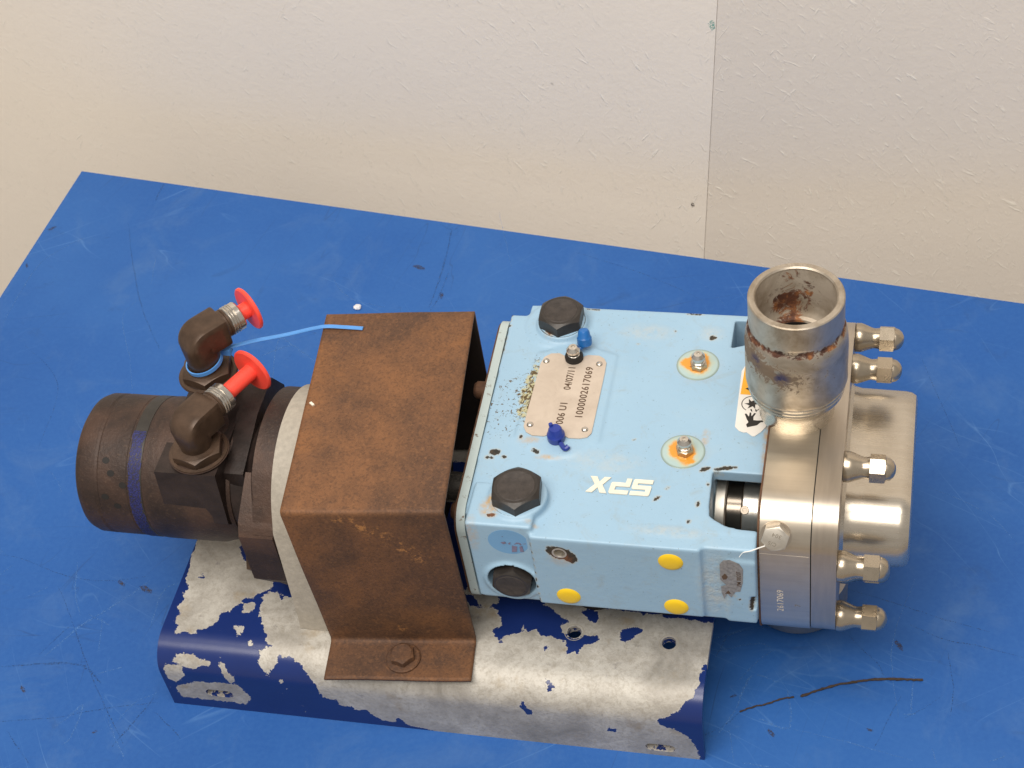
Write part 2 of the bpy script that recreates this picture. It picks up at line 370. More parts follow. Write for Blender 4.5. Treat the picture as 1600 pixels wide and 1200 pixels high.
def hexhead(bm, M, r, h0, h1, a0=0.0, k=.55, n=72, top=.97):
    ap = r * math.cos(PI / 6); A, B, C_, D_ = [], [], [], []
    for i in range(n):
        t = 2 * PI * i / n; tt = (t + PI / 6) % (PI / 3) - PI / 6; rh = ap / math.cos(((t) % (PI / 3)) - PI / 6)
        ca, sa = math.cos(t + a0), math.sin(t + a0); dz = max(0.0, rh - ap * top) * k
        A.append(bm.verts.new(M @ Vector((rh * ca, rh * sa, h0)))); B.append(bm.verts.new(M @ Vector((rh * ca, rh * sa, h1 - dz - .05)))); C_.append(bm.verts.new(M @ Vector((ap * top * ca, ap * top * sa, h1))))
    bm.faces.new(A[::-1]); bm.faces.new(C_)
    for P_, Q_ in ((A, B), (B, C_)):
        for i in range(n): bm.faces.new((P_[i], P_[(i + 1) % n], Q_[(i + 1) % n], Q_[i]))
def sweep(bm, pts, secs, up0):
    # secs: for each point (half width, superellipse exponent)
    pts = [Vector(p) for p in pts]; rings = []; n = 48; x = Vector(up0)
    for i, p in enumerate(pts):
        t = (pts[min(i + 1, len(pts) - 1)] - pts[max(i - 1, 0)]).normalized(); x = (x - t * x.dot(t)).normalized(); y = t.cross(x); r, e = secs[i]
        ring = []
        for k_ in range(n):
            a_ = 2 * PI * k_ / n; c_, s_ = math.cos(a_), math.sin(a_); q = (abs(c_) ** e + abs(s_) ** e) ** (-1 / e)
            ring.append(bm.verts.new(p + x * r * c_ * q + y * r * s_ * q))
        rings.append(ring)
    for A, B in zip(rings, rings[1:]):
        for k_ in range(n): bm.faces.new((A[k_], A[(k_ + 1) % n], B[(k_ + 1) % n], B[k_]))
    bm.faces.new(rings[0][::-1]); bm.faces.new(rings[-1])
def dedupe(p, e=1e-4):
    o = []
    for q in p:
        if not o or math.hypot(q[0] - o[-1][0], q[1] - o[-1][1]) > e: o.append(q)
    if math.hypot(o[0][0] - o[-1][0], o[0][1] - o[-1][1]) < e: o.pop()
    return o
def tube(bm, pts, r, segs=10, cap=True, flat=1.0, up=(0, 0, 1)):
    pts = [Vector(p) for p in pts]; rings = []
    rr = r if isinstance(r, (list, tuple)) else [r] * len(pts)
    for i, p in enumerate(pts):
        t = (pts[min(i + 1, len(pts) - 1)] - pts[max(i - 1, 0)]).normalized()
        x = Vector(up).cross(t)
        if x.length < 1e-3: x = Vector((1, 0, 0)).cross(t)
        x.normalize(); y = t.cross(x)
        rings.append([bm.verts.new(p + x * rr[i] * math.cos(2 * PI * k / segs) + y * rr[i] * flat * math.sin(2 * PI * k / segs)) for k in range(segs)])
    for A, B in zip(rings, rings[1:]):
        for k in range(segs): bm.faces.new((A[k], A[(k + 1) % segs], B[(k + 1) % segs], B[k]))
    if cap: bm.faces.new(rings[0][::-1]); bm.faces.new(rings[-1])
def smoothpath(pts, n=6):
    pts = [Vector(p) for p in pts]; out = []
    for i in range(len(pts) - 1):
        p0, p1, p2, p3 = pts[max(i - 1, 0)], pts[i], pts[i + 1], pts[min(i + 2, len(pts) - 1)]
        for k in range(n):
            t = k / n
            out.append(.5 * ((2 * p1) + (-p0 + p2) * t + (2 * p0 - 5 * p1 + 4 * p2 - p3) * t * t + (-p0 + 3 * p1 - 3 * p2 + p3) * t ** 3))
    out.append(pts[-1]); return out
def flatpoly(bm, pts, z): bm.faces.new([bm.verts.new((x, y, z)) for x, y in pts])
def sdf(px, py, poly):
    poly = np.array(poly, float); d = np.full(px.shape, 1e9); ins = np.zeros(px.shape, bool); n = len(poly)
    for i in range(n):
        a_, b_ = poly[i], poly[(i + 1) % n]; e = b_ - a_; wx, wy = px - a_[0], py - a_[1]
        t = np.clip((wx * e[0] + wy * e[1]) / max(e @ e, 1e-9), 0, 1); d = np.minimum(d, np.hypot(wx - e[0] * t, wy - e[1] * t))
        c1 = (a_[1] > py) != (b_[1] > py)
        with np.errstate(divide='ignore', invalid='ignore'): xx = a_[0] + (py - a_[1]) * e[0] / (e[1] if e[1] else 1e-9)
        ins ^= c1 & (px < xx)
    return np.where(ins, d, -d)
def setattr_(me, name, vals):
    at = me.attributes.new(name, 'FLOAT', 'POINT'); at.data.foreach_set('value', np.asarray(vals, np.float32))
def coords(o):
    n = len(o.data.vertices); c = np.empty(n * 3, np.float32); o.data.vertices.foreach_get('co', c)
    w = WO[o.name]; c = c.reshape(-1, 3) + np.array(w)[None]; c *= 1000; c[:, 2] -= ZOFF; return c
def text(name, s, size, M, mat, parent, spacing=1.0, offset=0.0, xscale=1.0, depth=.06):
    cu = bpy.data.curves.new(name, 'FONT'); cu.body = s; cu.size = size; cu.extrude = depth / 2; cu.offset = offset
    cu.space_character = spacing; cu.align_x = 'CENTER'; cu.align_y = 'CENTER'; cu.resolution_u = 3
    t = bpy.data.objects.new('tmp', cu); COL.objects.link(t); dg = bpy.context.evaluated_depsgraph_get(); dg.update()
    me = bpy.data.meshes.new_from_object(t.evaluated_get(dg)); bpy.data.objects.remove(t)
    bm = bmesh.new(); bm.from_mesh(me); bpy.data.meshes.remove(me)
    for v in bm.verts: v.co = M @ Vector((v.co.x * xscale, v.co.y, v.co.z))
    return obj(name, bm, mat, parent, angle=None)
def boolean_cut(o, cutter):
    md = o.modifiers.new('b', 'BOOLEAN'); md.operation = 'DIFFERENCE'; md.object = cutter; md.solver = 'EXACT'
def apply_mods(o):
    dg = bpy.context.evaluated_depsgraph_get(); dg.update()
    me = bpy.data.meshes.new_from_object(o.evaluated_get(dg), preserve_all_data_layers=True, depsgraph=dg)
    o.modifiers.clear(); old = o.data; o.data = me; bpy.data.meshes.remove(old); return o

# ------------------------------------------------------------------ surveyed outlines (millimetres)
BARE = [[(-381.0,72.5),(-347.7,75.8),(-349.8,66.7),(-347.5,59.6),(-340.1,51.7),(-328.4,49.3),(-322.2,45.0),(-320.1,38.1),(-324.7,33.4),(-328.7,30.9),(-330.0,27.2),(-335.1,28.1),(-336.1,23.8),(-339.9,20.6),(-342.1,16.2),(-346.3,14.4),(-348.6,6.6),(-353.3,2.6),(-357.4,0.8),(-358.1,-2.6),(-365.7,-1.4),(-371.7,-3.3),(-371.7,2.0),(-375.1,8.5),(-371.8,13.0),(-376.5,15.9),(-377.1,19.4),(-374.0,21.1),(-375.3,26.6),(-374.4,30.9),(-378.4,39.1),(-379.9,56.3)],[(-324.2,32.0),(-315.3,34.4),(-309.9,32.2),(-304.9,31.3),(-297.1,25.2),(-288.7,16.5),(-259.5,23.2),(-230.0,36.1),(-219.4,45.9),(-202.9,49.0),(-197.1,48.9),(-192.3,52.9),(-183.3,53.8),(-174.7,45.2),(-175.8,39.6),(-143.3,45.2),(-129.9,45.3),(-45.5,40.6),(-42.3,40.9),(-40.5,11.8),(-47.0,9.2),(-47.1,1.1),(-47.0,-3.6),(-50.0,-10.3),(-52.9,-12.6),(-58.8,-20.7),(-64.0,-25.6),(-69.3,-27.0),(-70.5,-30.4),(-66.4,-33.5),(-59.2,-35.0),(-53.1,-40.6),(-49.3,-47.7),(-48.1,-57.4),(-46.1,-73.2),(-76.4,-73.3),(-109.1,-71.8),(-153.1,-68.3),(-209.6,-67.0),(-209.3,-64.9),(-225.9,-61.9),(-230.8,-53.7),(-233.9,-61.4),(-241.6,-58.8),(-245.8,-56.5),(-251.4,-49.4),(-256.3,-50.3),(-260.3,-47.0),(-266.3,-48.1),(-269.7,-41.6),(-276.5,-40.8),(-277.4,-28.4),(-281.3,-23.2),(-283.4,-18.6),(-287.1,-14.5),(-290.6,-13.7),(-294.6,-9.7),(-297.8,-11.6),(-301.5,-9.8),(-303.3,-14.9),(-305.6,-19.7),(-308.8,-24.4),(-312.6,-20.4),(-314.4,-16.0),(-314.2,-11.5),(-315.8,-8.4),(-307.2,-4.7),(-311.4,-2.1),(-316.9,8.0),(-322.3,19.7)],[(-369.6,-20.3),(-368.3,-16.1),(-361.8,-14.3),(-355.2,-14.8),(-351.6,-18.4),(-345.6,-18.4),(-345.2,-22.0),(-352.9,-21.6),(-359.3,-24.9),(-363.8,-22.8)],[(-341.5,-18.6),(-337.3,-18.2),(-335.3,-24.2),(-332.4,-28.2),(-332.6,-33.8),(-329.7,-36.3),(-325.7,-46.7),(-330.3,-57.7),(-373.7,-56.3),(-374.5,-46.2),(-364.1,-39.3),(-340.1,-35.1),(-335.6,-36.3),(-338.0,-25.9),(-339.9,-22.1)],[(-377.1,-23.6),(-365.0,-22.9),(-365.2,-32.4),(-372.7,-39.8),(-377.2,-36.5)],[(-333.4,17.1),(-333.8,24.0),(-327.4,24.7),(-326.7,20.6),(-328.9,16.3)],[(-336.4,5.9),(-329.5,6.6),(-328.2,2.7),(-330.2,-0.5)],[(-322.6,-4.5),(-322.1,-2.0),(-319.9,-4.2),(-320.4,-6.0)],[(-303.9,-26.6),(-299.8,-26.5),(-300.4,-29.8)]]
BLUE = [[(-174.7,45.2),(-147.6,44.7),(-129.8,32.0),(-133.8,29.6),(-132.3,24.5),(-127.9,21.1),(-121.5,21.8),(-116.2,23.0),(-112.6,24.1),(-109.5,21.8),(-112.2,18.3),(-117.3,16.4),(-120.0,12.9),(-118.1,8.7),(-122.9,11.3),(-127.7,7.6),(-127.1,13.4),(-129.5,17.7),(-135.2,19.0),(-137.3,21.3),(-142.9,19.4),(-146.3,19.7),(-147.8,24.7),(-152.3,22.3),(-153.2,21.5),(-156.3,25.8),(-157.0,21.1),(-165.9,18.2),(-166.9,12.2),(-174.5,19.8),(-169.6,25.6),(-170.7,30.8),(-176.4,36.9),(-181.1,37.7),(-179.0,38.6),(-174.7,42.5)],[(-199.9,45.9),(-191.1,44.8),(-186.9,38.5),(-180.0,37.8),(-183.0,36.2),(-191.2,37.3),(-195.5,41.6)],[(-125.0,42.4),(-114.0,42.3),(-111.5,37.3),(-113.7,33.7),(-116.9,33.4),(-120.9,37.6)],[(-100.1,27.4),(-95.6,29.8),(-90.6,32.4),(-83.6,32.5),(-83.7,29.9),(-87.8,28.1),(-88.4,24.8),(-93.2,21.1),(-96.6,22.0),(-97.7,25.7)],[(-136.3,-9.4),(-134.1,-9.2),(-129.5,-12.9),(-134.1,-16.0)],[(-149.1,-22.7),(-144.2,-34.6),(-146.6,-37.0),(-151.6,-27.7)],[(-141.3,13.7),(-140.4,14.5),(-138.5,10.2),(-140.6,9.7)],[(-99.9,-40.9),(-95.1,-40.9),(-95.9,-44.6),(-98.6,-44.6)],[(-218.8,58.4),(-204.1,59.9),(-197.3,49.6),(-190.3,54.5),(-183.9,56.5),(-174.8,45.8),(-143.5,46.5),(-114.4,44.9),(-119.7,77.1),(-220.8,66.6)],[(-370.1,42.1),(-366.3,41.8),(-366.1,39.4),(-370.3,40.7)],[(-312.6,31.2),(-310.6,30.7),(-309.6,25.2),(-310.4,25.2)]]
LIGHT = [(1.0,[(-640,200),(-640,232),(-637,267),(-625,287),(-611,301)]),(0.7,[(-505,134),(-519,167),(-533,193),(-543,217),(-535,236)]),(1.2,[(-420,178),(-405,189),(-396,193)]),(1.2,[(-398,146),(-408,197),(-393,192),(-373,178)]),(0.8,[(-532,251),(-539,284)]),(0.8,[(-384,268),(-365,248),(-334,239)]),(1.6,[(-482,-101),(-473,-86),(-466,-74),(-455,-62),(-444,-50),(-431,-33)]),(1.4,[(-454,-151),(-447,-142),(-441,-133),(-440,-156),(-444,-162)]),(0.9,[(-488,-23),(-480,-47),(-469,-66)]),(0.9,[(-453,-66),(-446,-91)]),(1.0,[(-464,-64),(-446,-71)]),(1.0,[(-440,-109),(-425,-102)]),(1.0,[(-417,-71),(-419,-45),(-415,-35),(-404,-32)]),(1.0,[(-540,-39),(-534,-30)]),(0.8,[(-513,-55),(-501,-45)]),(1.2,[(-423,-138),(-412,-152),(-399,-168)]),(0.8,[(-415,-147),(-408,-128),(-395,-118)]),(1.2,[(-51,-39),(-34,-31),(-12,-24)]),(1.2,[(-46,-51),(-42,-39),(-39,-26)]),(0.8,[(-46,-47),(-34,-42),(-20,-38),(-10,-41)]),(0.8,[(-30,-66),(-19,-50),(-11,-42)]),(1.3,[(-40,-109),(-30,-88),(-23,-63),(-6,-65)]),(1.6,[(-15,-92),(3,-96),(0,-70)]),(1.2,[(74,-50),(73,-77)]),(1.0,[(69,-79),(76,-78)]),(0.8,[(86,-100),(89,-110)]),(0.8,[(117,-106),(128,-100)]),(0.7,[(76,-110),(44,-103),(6,-97)]),(1.0,[(-22,-123),(-5,-124)]),(0.7,[(-32,-102),(-26,-125)]),(0.7,[(66,-81),(60,-31),(72,21)]),(0.6,[(-243,288),(-267,354)]),(0.6,[(77,98),(114,80),(134,56)])]
DARK = [(1.4,[(-578,323),(-562,287),(-546,254),(-526,218),(-500,182)]),(2.4,[(-564,373),(-564,352)]),(2.0,[(-301,333),(-298,285),(-299,242)]),(1.6,[(-292,282),(-294,253),(-297,238)]),(1.2,[(-312,336),(-300,330),(-295,337)]),(2.6,[(-509,-111),(-482,-106),(-457,-103),(-445,-108),(-435,-116)]),(1.2,[(-494,-44),(-473,-71),(-457,-93),(-441,-114),(-418,-141),(-404,-157)]),(1.8,[(-411,-160),(-403,-141),(-396,-122)]),(1.2,[(-492,-151),(-457,-144),(-424,-133),(-392,-125)]),(1.2,[(-392,-132),(-377,-142),(-368,-149)]),(1.0,[(-486,-100),(-480,-87),(-472,-73)]),(0.9,[(-547,-22),(-526,-25),(-491,-35),(-461,-36),(-433,-29)]),(1.0,[(-484,-157),(-474,-166),(-459,-179)]),(0.9,[(34,-26),(43,-36),(52,-45),(56,-53)]),(1.1,[(70,-14),(92,-23),(112,-25),(138,-31)]),(1.0,[(31,9),(58,2),(92,-8),(118,-14)]),(0.9,[(67,-66),(53,-104)]),(1.0,[(-46,-107),(-34,-98),(-26,-87)]),(0.9,[(91,-63),(81,-73),(69,-82)]),(1.0,[(93,-31),(97,-56),(96,-77)]),(0.8,[(-196,310),(-138,288),(-91,263)]),(0.8,[(-611,177),(-568,139),(-558,75)]),(0.8,[(69,216),(97,134)])]
SPOTS = [(5,-317,285),(3,-450,-37),(5,-431,-40),(3.5,-643,312),(2.5,-647,266),(3,-292,255),(2,-426,-151),(4,64,-30),(3,-7,-101),(2,-32,-78),(3,-486,-126),(2,50,-92)]
STRAND = [(-27,-89),(-18,-84),(-12,-82),(-3,-77),(4,-75)]
STRAND2 = [(8,-74),(19,-68),(30,-63),(43,-59),(56,-56),(67,-55),(79,-54)]
TAB = [(-645,386),(139,276),(-655,228)]
WALL0 = (-633.6, 464.7); SEAM = ((550, 116), (529, -139)); MARK1 = (522, -83); MARK2 = (545, 94)

# ================================================================== SETTING
u2 = Vector((0.99032021, -0.13880158, 0)); n2 = Vector((0.13880158, 0.99032021, 0)); w0 = Vector((WALL0[0], WALL0[1], 0))
def wallpt(s, z, d=0.0): p = w0 + u2 * s + n2 * d; return Vector((p.x, p.y, z))
def wall_panel(name, quad, d0, d1, mat):
    bm = bmesh.new(); A = [bm.verts.new(wallpt(s, z, d0)) for s, z in quad]; B = [bm.verts.new(wallpt(s, z, d1)) for s, z in quad]
    bm.faces.new(A); bm.faces.new(B[::-1])
    for i in range(4): bm.faces.new((A[i], B[i], B[(i + 1) % 4], A[(i + 1) % 4]))
    o = obj(name, bm, mat, None, angle=20); o['kind'] = 'structure'; return o
def seam(z): return SEAM[1][0] + (z - SEAM[1][1]) * (SEAM[0][0] - SEAM[1][0]) / float(SEAM[0][1] - SEAM[1][1])
wall_panel('wall', [(-1500, -920), (seam(-920), -920), (seam(900), 900), (-1500, 900)], 0, 12, 'wall_l')
# the second wall panel turns slightly away behind the table
bm = bmesh.new(); q = [wallpt(seam(-920) + .25, -920, .5), wallpt(2600, -920, 300), wallpt(2600 + (seam(900) - seam(-920)), 900, 300), wallpt(seam(900) + .25, 900, .5)]
A = [bm.verts.new(p) for p in q]; B = [bm.verts.new(p + n2 * 12) for p in q]; bm.faces.new(A); bm.faces.new(B[::-1])
for i in range(4): bm.faces.new((A[i], B[i], B[(i + 1) % 4], A[(i + 1) % 4]))
o = obj('wall', bm, 'wall_r', None, angle=20); o['kind'] = 'structure'
for nm, (s_, z_), r_, mt_ in (('mark', MARK1, 3.0, 'spot'), ('teal_mark', MARK2, 5.0, 'teal')):
    bm = bmesh.new(); pts = [(s_ + r_ * random.uniform(.5, 1.1) * math.cos(t) * .7, z_ + r_ * random.uniform(.5, 1.3) * math.sin(t)) for t in [2 * PI * k / 12 for k in range(12)]]
    bm.faces.new([bm.verts.new(wallpt(a_, b_, -.15)) for a_, b_ in pts]); obj(nm, bm, mt_, bpy.data.objects['wall'], angle=None)
bm = bmesh.new(); box(bm, -3000, 3000, -2500, 1200, -940, -920)
o = obj('floor', bm, 'floor'); o['kind'] = 'structure'

# ================================================================== TABLE
TL = Vector((TAB[0][0], TAB[0][1])); TRr = Vector((TAB[1][0], TAB[1][1])); TF = Vector((TAB[2][0], TAB[2][1]))
e1 = (TRr - TL); e2 = (TF - TL)
c1 = TL; c2 = TL + e1 * 1.45; c4 = Vector((-681.0, -188.5)); c3 = Vector((560.0, -197.0))
table = empty('table', (c1.x + 300, c1.y - 300, -920), 'scratched bright blue workbench top under the pump', 'table')
bm = bmesh.new(); prism(bm, [tuple(c4), tuple(c3), tuple(c2), tuple(c1)], -64 - 28, -64, bev=1.2, seg=2)
obj('table_top', bm, 'table', table)
for q in ((c1, 1, 1), (c2, -1, 1), (c3, -1, -1), (c4, 1, -1)):
    cc = q[0]; ctr = (c1 + c3) / 2; p = cc + (ctr - cc).normalized() * 110
    bm = bmesh.new(); box(bm, p.x - 25, p.x + 25, p.y - 25, p.y + 25, -920, -92.5, 1); obj('leg', bm, 'iron', table)
def strips(name, data, z, mat, jitter=.35):
    bm = bmesh.new()
    for w, pts in data:
        if len(pts) < 2: continue
        path = smoothpath([(x, y, 0) for x, y in pts], 7); L = len(path); prev = None
        for i, p in enumerate(path):
            t = (path[min(i + 1, L - 1)] - path[max(i - 1, 0)]).normalized(); nn = Vector((-t.y, t.x, 0))
            ww = w * .5 * (.35 + .65 * math.sin(PI * min(1, max(0, (i + .4) / L)))) * random.uniform(.6, 1.2)
            off = nn * random.uniform(-jitter, jitter)
            a_ = bm.verts.new((p.x + nn.x * ww + off.x, p.y + nn.y * ww + off.y, z)); b_ = bm.verts.new((p.x - nn.x * ww + off.x, p.y - nn.y * ww + off.y, z))
            if prev: bm.faces.new((prev[0], prev[1], b_, a_))
            prev = (a_, b_)
    o = obj(name, bm, mat, table, angle=None); o['kind'] = 'stuff'; return o
L2 = []; D2 = []
for i in range(22):
    x, y = random.uniform(-600, 150), random.uniform(-260, 260); an = random.choice((.5, .9, -.3, 1.5, 2.4, 2.0)) + random.uniform(-.3, .3); l = random.uniform(8, 60)
    (L2 if random.random() < .88 else D2).append((random.uniform(.18, .42), [(x, y), (x + l * .5 * math.cos(an), y + l * .5 * math.sin(an)), (x + l * math.cos(an + .15), y + l * math.sin(an + .15))]))
DARK = [(w * .72, p) for w, p in DARK]
strips('scratch', LIGHT + L2, -63.93, 'scratch_light'); strips('scuff', DARK + D2, -63.96, 'scratch_dark')
bm = bmesh.new()
for r, x, y in [(s[0], s[1], s[2]) for s in SPOTS]:
    an = random.uniform(0, 3); n = 14
    if r == 5: an = -.35
    pts = []
    for k in range(n):
        t = 2 * PI * k / n; rr_ = r * random.uniform(.75, 1.15); px_, py_ = rr_ * 1.15 * math.cos(t), rr_ * .42 * math.sin(t)
        pts.append((x + px_ * math.cos(an) - py_ * math.sin(an), y + px_ * math.sin(an) + py_ * math.cos(an)))
    flatpoly(bm, pts, -63.9)
o = obj('stain', bm, 'spot', table, angle=None); o['kind'] = 'stuff'

# loose crumbs and fibres on the table
def strand(name, pts, r, mat, label, cat='fibre', zz=-63.3):
    bm = bmesh.new(); pth = smoothpath([(x, y, zz + random.uniform(0, .3)) for x, y in pts], 8)
    pth = [p + Vector((random.uniform(-.25, .25), random.uniform(-.25, .25), 0)) for p in pth]
    tube(bm, pth, [r * random.uniform(.7, 1.15) for _ in pth], 7)
    return tag(obj(name, bm, mat), label, cat)
strand('fibre', STRAND2, .8, 'hair', 'longer thicker dark curved fibre lying on the blue table at lower right')
strand('fibre', STRAND, .55, 'hair', 'shorter thinner dark fibre on the table nearer the navy base')
def crumb(name, c_, r, sc, mat, label):
    bm = bmesh.new(); bmesh.ops.create_icosphere(bm, subdivisions=3, radius=r)
    for v in bm.verts:
        k = 1 + .35 * mnoise.noise(v.co * (1.6 / r)); v.co = Vector((v.co.x * sc[0] * k, v.co.y * sc[1] * k, v.co.z * sc[2] * k)) + Vector(c_)
    return tag(obj(name, bm, mat, angle=60), label, 'crumb')
crumb('crumb', (-354.6, 236.5, -62.6), 3.1, (1, .8, .5), 'chalk', 'small white crumb on the blue table behind the rusty guard')
bm = bmesh.new(); prism(bm, [(-1.6, -.7), (1.5, -.8), (1.8, .6), (-1.3, .8)], 0, 1.1, frame((-277.5, -25, 118.2), (0, 0, 1)) @ Matrix.Rotation(.95, 4, 'Z'), bev=.2)
tag(obj('crumb', bm, 'cream'), 'tiny pale yellow chip resting on top of the rusty guard', 'crumb')

# ================================================================== PUMP UNIT
U = empty('pump_unit', (-160, 0, -64), 'light blue rotary pump with rusty guard, brown hydraulic motor and flaking navy base', 'pump')

# ---------------- base plate (bent sheet with flaked paint)
YF, RBn, ZB, ZT = -124.0, 20.0, -10.0, -64.0; YB = 104.0
def base_pt(s):
    if s >= 0:
        flat = (YB - RBn) - (YF + RBn)
        if s <= flat: return (YF + RBn + s, ZB)
        s2 = s - flat; arc = RBn * PI / 2
        if s2 <= arc: t = s2 / RBn; return (YB - RBn + RBn * math.sin(t), ZB - RBn + RBn * math.cos(t))
        return (YB, ZB - RBn - (s2 - arc))
    arc = RBn * PI / 2
    if -s <= arc: t = -s / RBn; return (YF + RBn - RBn * math.sin(t), ZB - RBn + RBn * math.cos(t))
    return (YF, ZB - RBn - (-s - arc))
s_lo = -(RBn * PI / 2 + (ZB - RBn - ZT)); s_hi = (YB - RBn) - (YF + RBn) + RBn * PI / 2 + (ZB - RBn - ZT)
X0, X1 = -381.0, -44.0
nx = 190; ns = 170
svals = np.linspace(s_lo, s_hi, ns); xvals = np.linspace(X0, X1, nx)
verts = []; SS_ = []
for j, s in enumerate(svals):
    y, z = base_pt(s)
    for i, x in enumerate(xvals):
        xx = x
        if i == nx - 1 or True:                       # ends lean in slightly towards the foot on the left end
            k = max(0.0, (ZB - z) / (ZB - ZT)); xx = x + (i == 0) * 0.0
        verts.append(((xx + 160) / 1000, y / 1000, (z + ZOFF) / 1000 + .0)); SS_.append((x, s))
faces = [(j * nx + i, j * nx + i + 1, (j + 1) * nx + i + 1, (j + 1) * nx + i) for j in range(ns - 1) for i in range(nx - 1)]
me = bpy.data.meshes.new('base_plate'); me.from_pydata(verts, [], faces); me.update()
base = finish('base_plate', me, MT['base'], U, P(-160, 0, -64), None)
me.shade_smooth()
sx = np.array([p[0] for p in SS_]); sy = np.array([p[1] for p in SS_])
d = np.full(sx.shape, -1e9)
for q in BARE:
    if len(q) > 2: d = np.maximum(d, sdf(sx, sy, q))
# the rest of the top behind the pump is worn as well
d = np.maximum(d, np.minimum(sy - 150, 30))
for q in BLUE: d = np.minimum(d, -sdf(sx, sy, q))
setattr_(base.data, 'bare', np.clip(d, -30, 30) / 1000)
md = base.modifiers.new('s', 'SOLIDIFY'); md.thickness = .005; md.offset = -1
for v in base.data.polygons[:1]: pass
cut = bmesh.new()
for x, y in ((-124.9, -79.2), (-67.9, -80.7)): lathe(cut, [(0, -40), (4.3, -40), (4.3, 10), (0, 10)], frame((x, y, 0), (0, 0, 1)), 32)
for x, z in ((-346, -47), (-69.8, -55.5)):
    pts = dedupe([(px_, py_) for px_, py_ in rrect(9, 3.6, 3.6, 6)]); prism(cut, pts, -8, 20, Matrix(((1, 0, 0, x), (0, 0, -1, -120), (0, 1, 0, z), (0, 0, 0, 1))))
cutter = obj('cut', cut, 'void')
dg = bpy.context.evaluated_depsgraph_get(); apply_mods(base)
bmx = bmesh.new(); bmx.from_mesh(base.data); bmesh.ops.recalc_face_normals(bmx, faces=bmx.faces); bmx.to_mesh(base.data); bmx.free()
boolean_cut(base, cutter); apply_mods(base)
bpy.data.objects.remove(cutter)
base.data.shade_smooth(); base.data.set_sharp_from_angle(angle=math.radians(40))
for x, z in ((-344, -48), (-69.8, -56.5)):
    bm = bmesh.new(); lathe(bm, [(0, 0), (3, 0), (6.5, -1), (8.2, -3), (8.2, -5)], Matrix(((1, 0, 0, x), (0, 0, -1, -120.5), (0, .42, 0, z), (0, 0, 0, 1))), 28)
    obj('slot_plug', bm, 'ss_matte', base)

for x, y in ((-124.9, -79.2), (-67.9, -80.7)):
    bm = bmesh.new(); lathe(bm, [(4.25, -11.5), (4.25, -10.6), (5.7, -9.9), (6.0, -9.95)], frame((x, y, 0), (0, 0, 1)), 32); obj('hole_rim', bm, 'cast', base)

# ---------------- hydraulic motor
MY, MZ = -32.0, 60.0
bm = bmesh.new()
lathe(bm, [(0, -426), (30, -426), (38, -425), (41.5, -422.5), (43, -419), (43.2, -411), (42.6, -410), (42.6, -408.8), (43.2, -408), (43.2, -390), (42.8, -389.4), (42.8, -388.4), (43.2, -387.8), (43.2, -380), (43.7, -376), (43.7, -364), (43.4, -340), (41, -332), (38, -326), (0, -326)], XF(0, MY, MZ), 96)
motor = obj('motor', bm, 'iron', U, label='dark rusty brown cylindrical hydraulic motor')
bm = bmesh.new(); lathe(bm, [(43.1, -388), (43.5, -387.8), (43.5, -380), (43.1, -379.8)], XF(0, MY, MZ), 96); obj('band', bm, 'dark_band', motor)
# blue marker stripe: part of the band towards the viewer
bm = bmesh.new(); prev = None
for k in range(41):
    t = math.radians(102 + 118 * k / 40); r = 43.6; wv = 4.2 + 1.2 * mnoise.noise(Vector((k * .35, 0, 0)))
    a_ = bm.verts.new((-384 - wv, MY + r * math.cos(t), MZ + r * math.sin(t))); b_ = bm.verts.new((-384 + wv * .8 + mnoise.noise(Vector((k * .5, 3, 0))), MY + r * math.cos(t), MZ + r * math.sin(t)))
    if prev: bm.faces.new((prev[0], prev[1], b_, a_))
    prev = (a_, b_)
obj('paint_stripe', bm, 'blue_marker', motor, label='stripe of blue marker paint')
# stamped dents
for x, t in ((-403, 128), (-399.5, 138), (-392, 147), (-404, 158), (-397, 166)):
    t = math.radians(t); bm = bmesh.new(); nrm = (0, math.cos(t), math.sin(t))
    lathe(bm, [(2.0, .1), (2.0, .3), (1.5, .32), (0, .3)], frame((x, MY + 43 * math.cos(t), MZ + 43 * math.sin(t)), nrm), 12)
    for v in bm.verts: v.co.x = x + (v.co.x - x) * 1.2
    obj('stamped_mark', bm, 'void', motor)
# port block + second (far) block
bm = bmesh.new(); prism(bm, [(-70, 101), (-74.5, 62), (-60, 45), (8, 45), (12, 70), (2, 101)], -366, -328, XF(), bev=1.6)
obj('port_block', bm, 'iron_dark', motor)
bm = bmesh.new(); prism(bm, [(-22, 103), (-60, 92), (-62, 50), (14, 50), (20, 84), (8, 103)], -329, -316, XF(), bev=2.5)
obj('rear_block', bm, 'iron_dark', motor)
bm = bmesh.new()
lathe(bm, [(0, -329), (38, -329), (36, -324), (35.6, -319), (37, -315), (41, -311.5), (47, -308.6), (53, -305.6), (0, -305.6)], XF(0, MY, MZ), 64)
obj('neck', bm, 'iron_dark', motor)
bm = bmesh.new()
pts = [(MY + 54 * math.cos(math.radians(t)), MZ + 54 * math.sin(math.radians(t))) for t in range(0, 137, 6)] + [(-88, 72), (-88, 30), (-72, 2), (-32, -6), (10, 4), (23, 30)]
prism(bm, pts, -306, -293.4, XF(), bev=1.2)
prism(bm, [(-58, 92), (-84, 78), (-89, 70), (-89, 30), (-72, 4), (-50, 12)], -315, -294, XF(), bev=2.0)
obj('mounting_flange', bm, 'iron', motor)
for y, z in ((-75, 33), (-74, 44)):
    pass
bm = bmesh.new(); prism(bm, hexpts(8.2), -319, -311, XF(0, -79, 36)); obj('bolt', bm, 'iron_fit', motor)

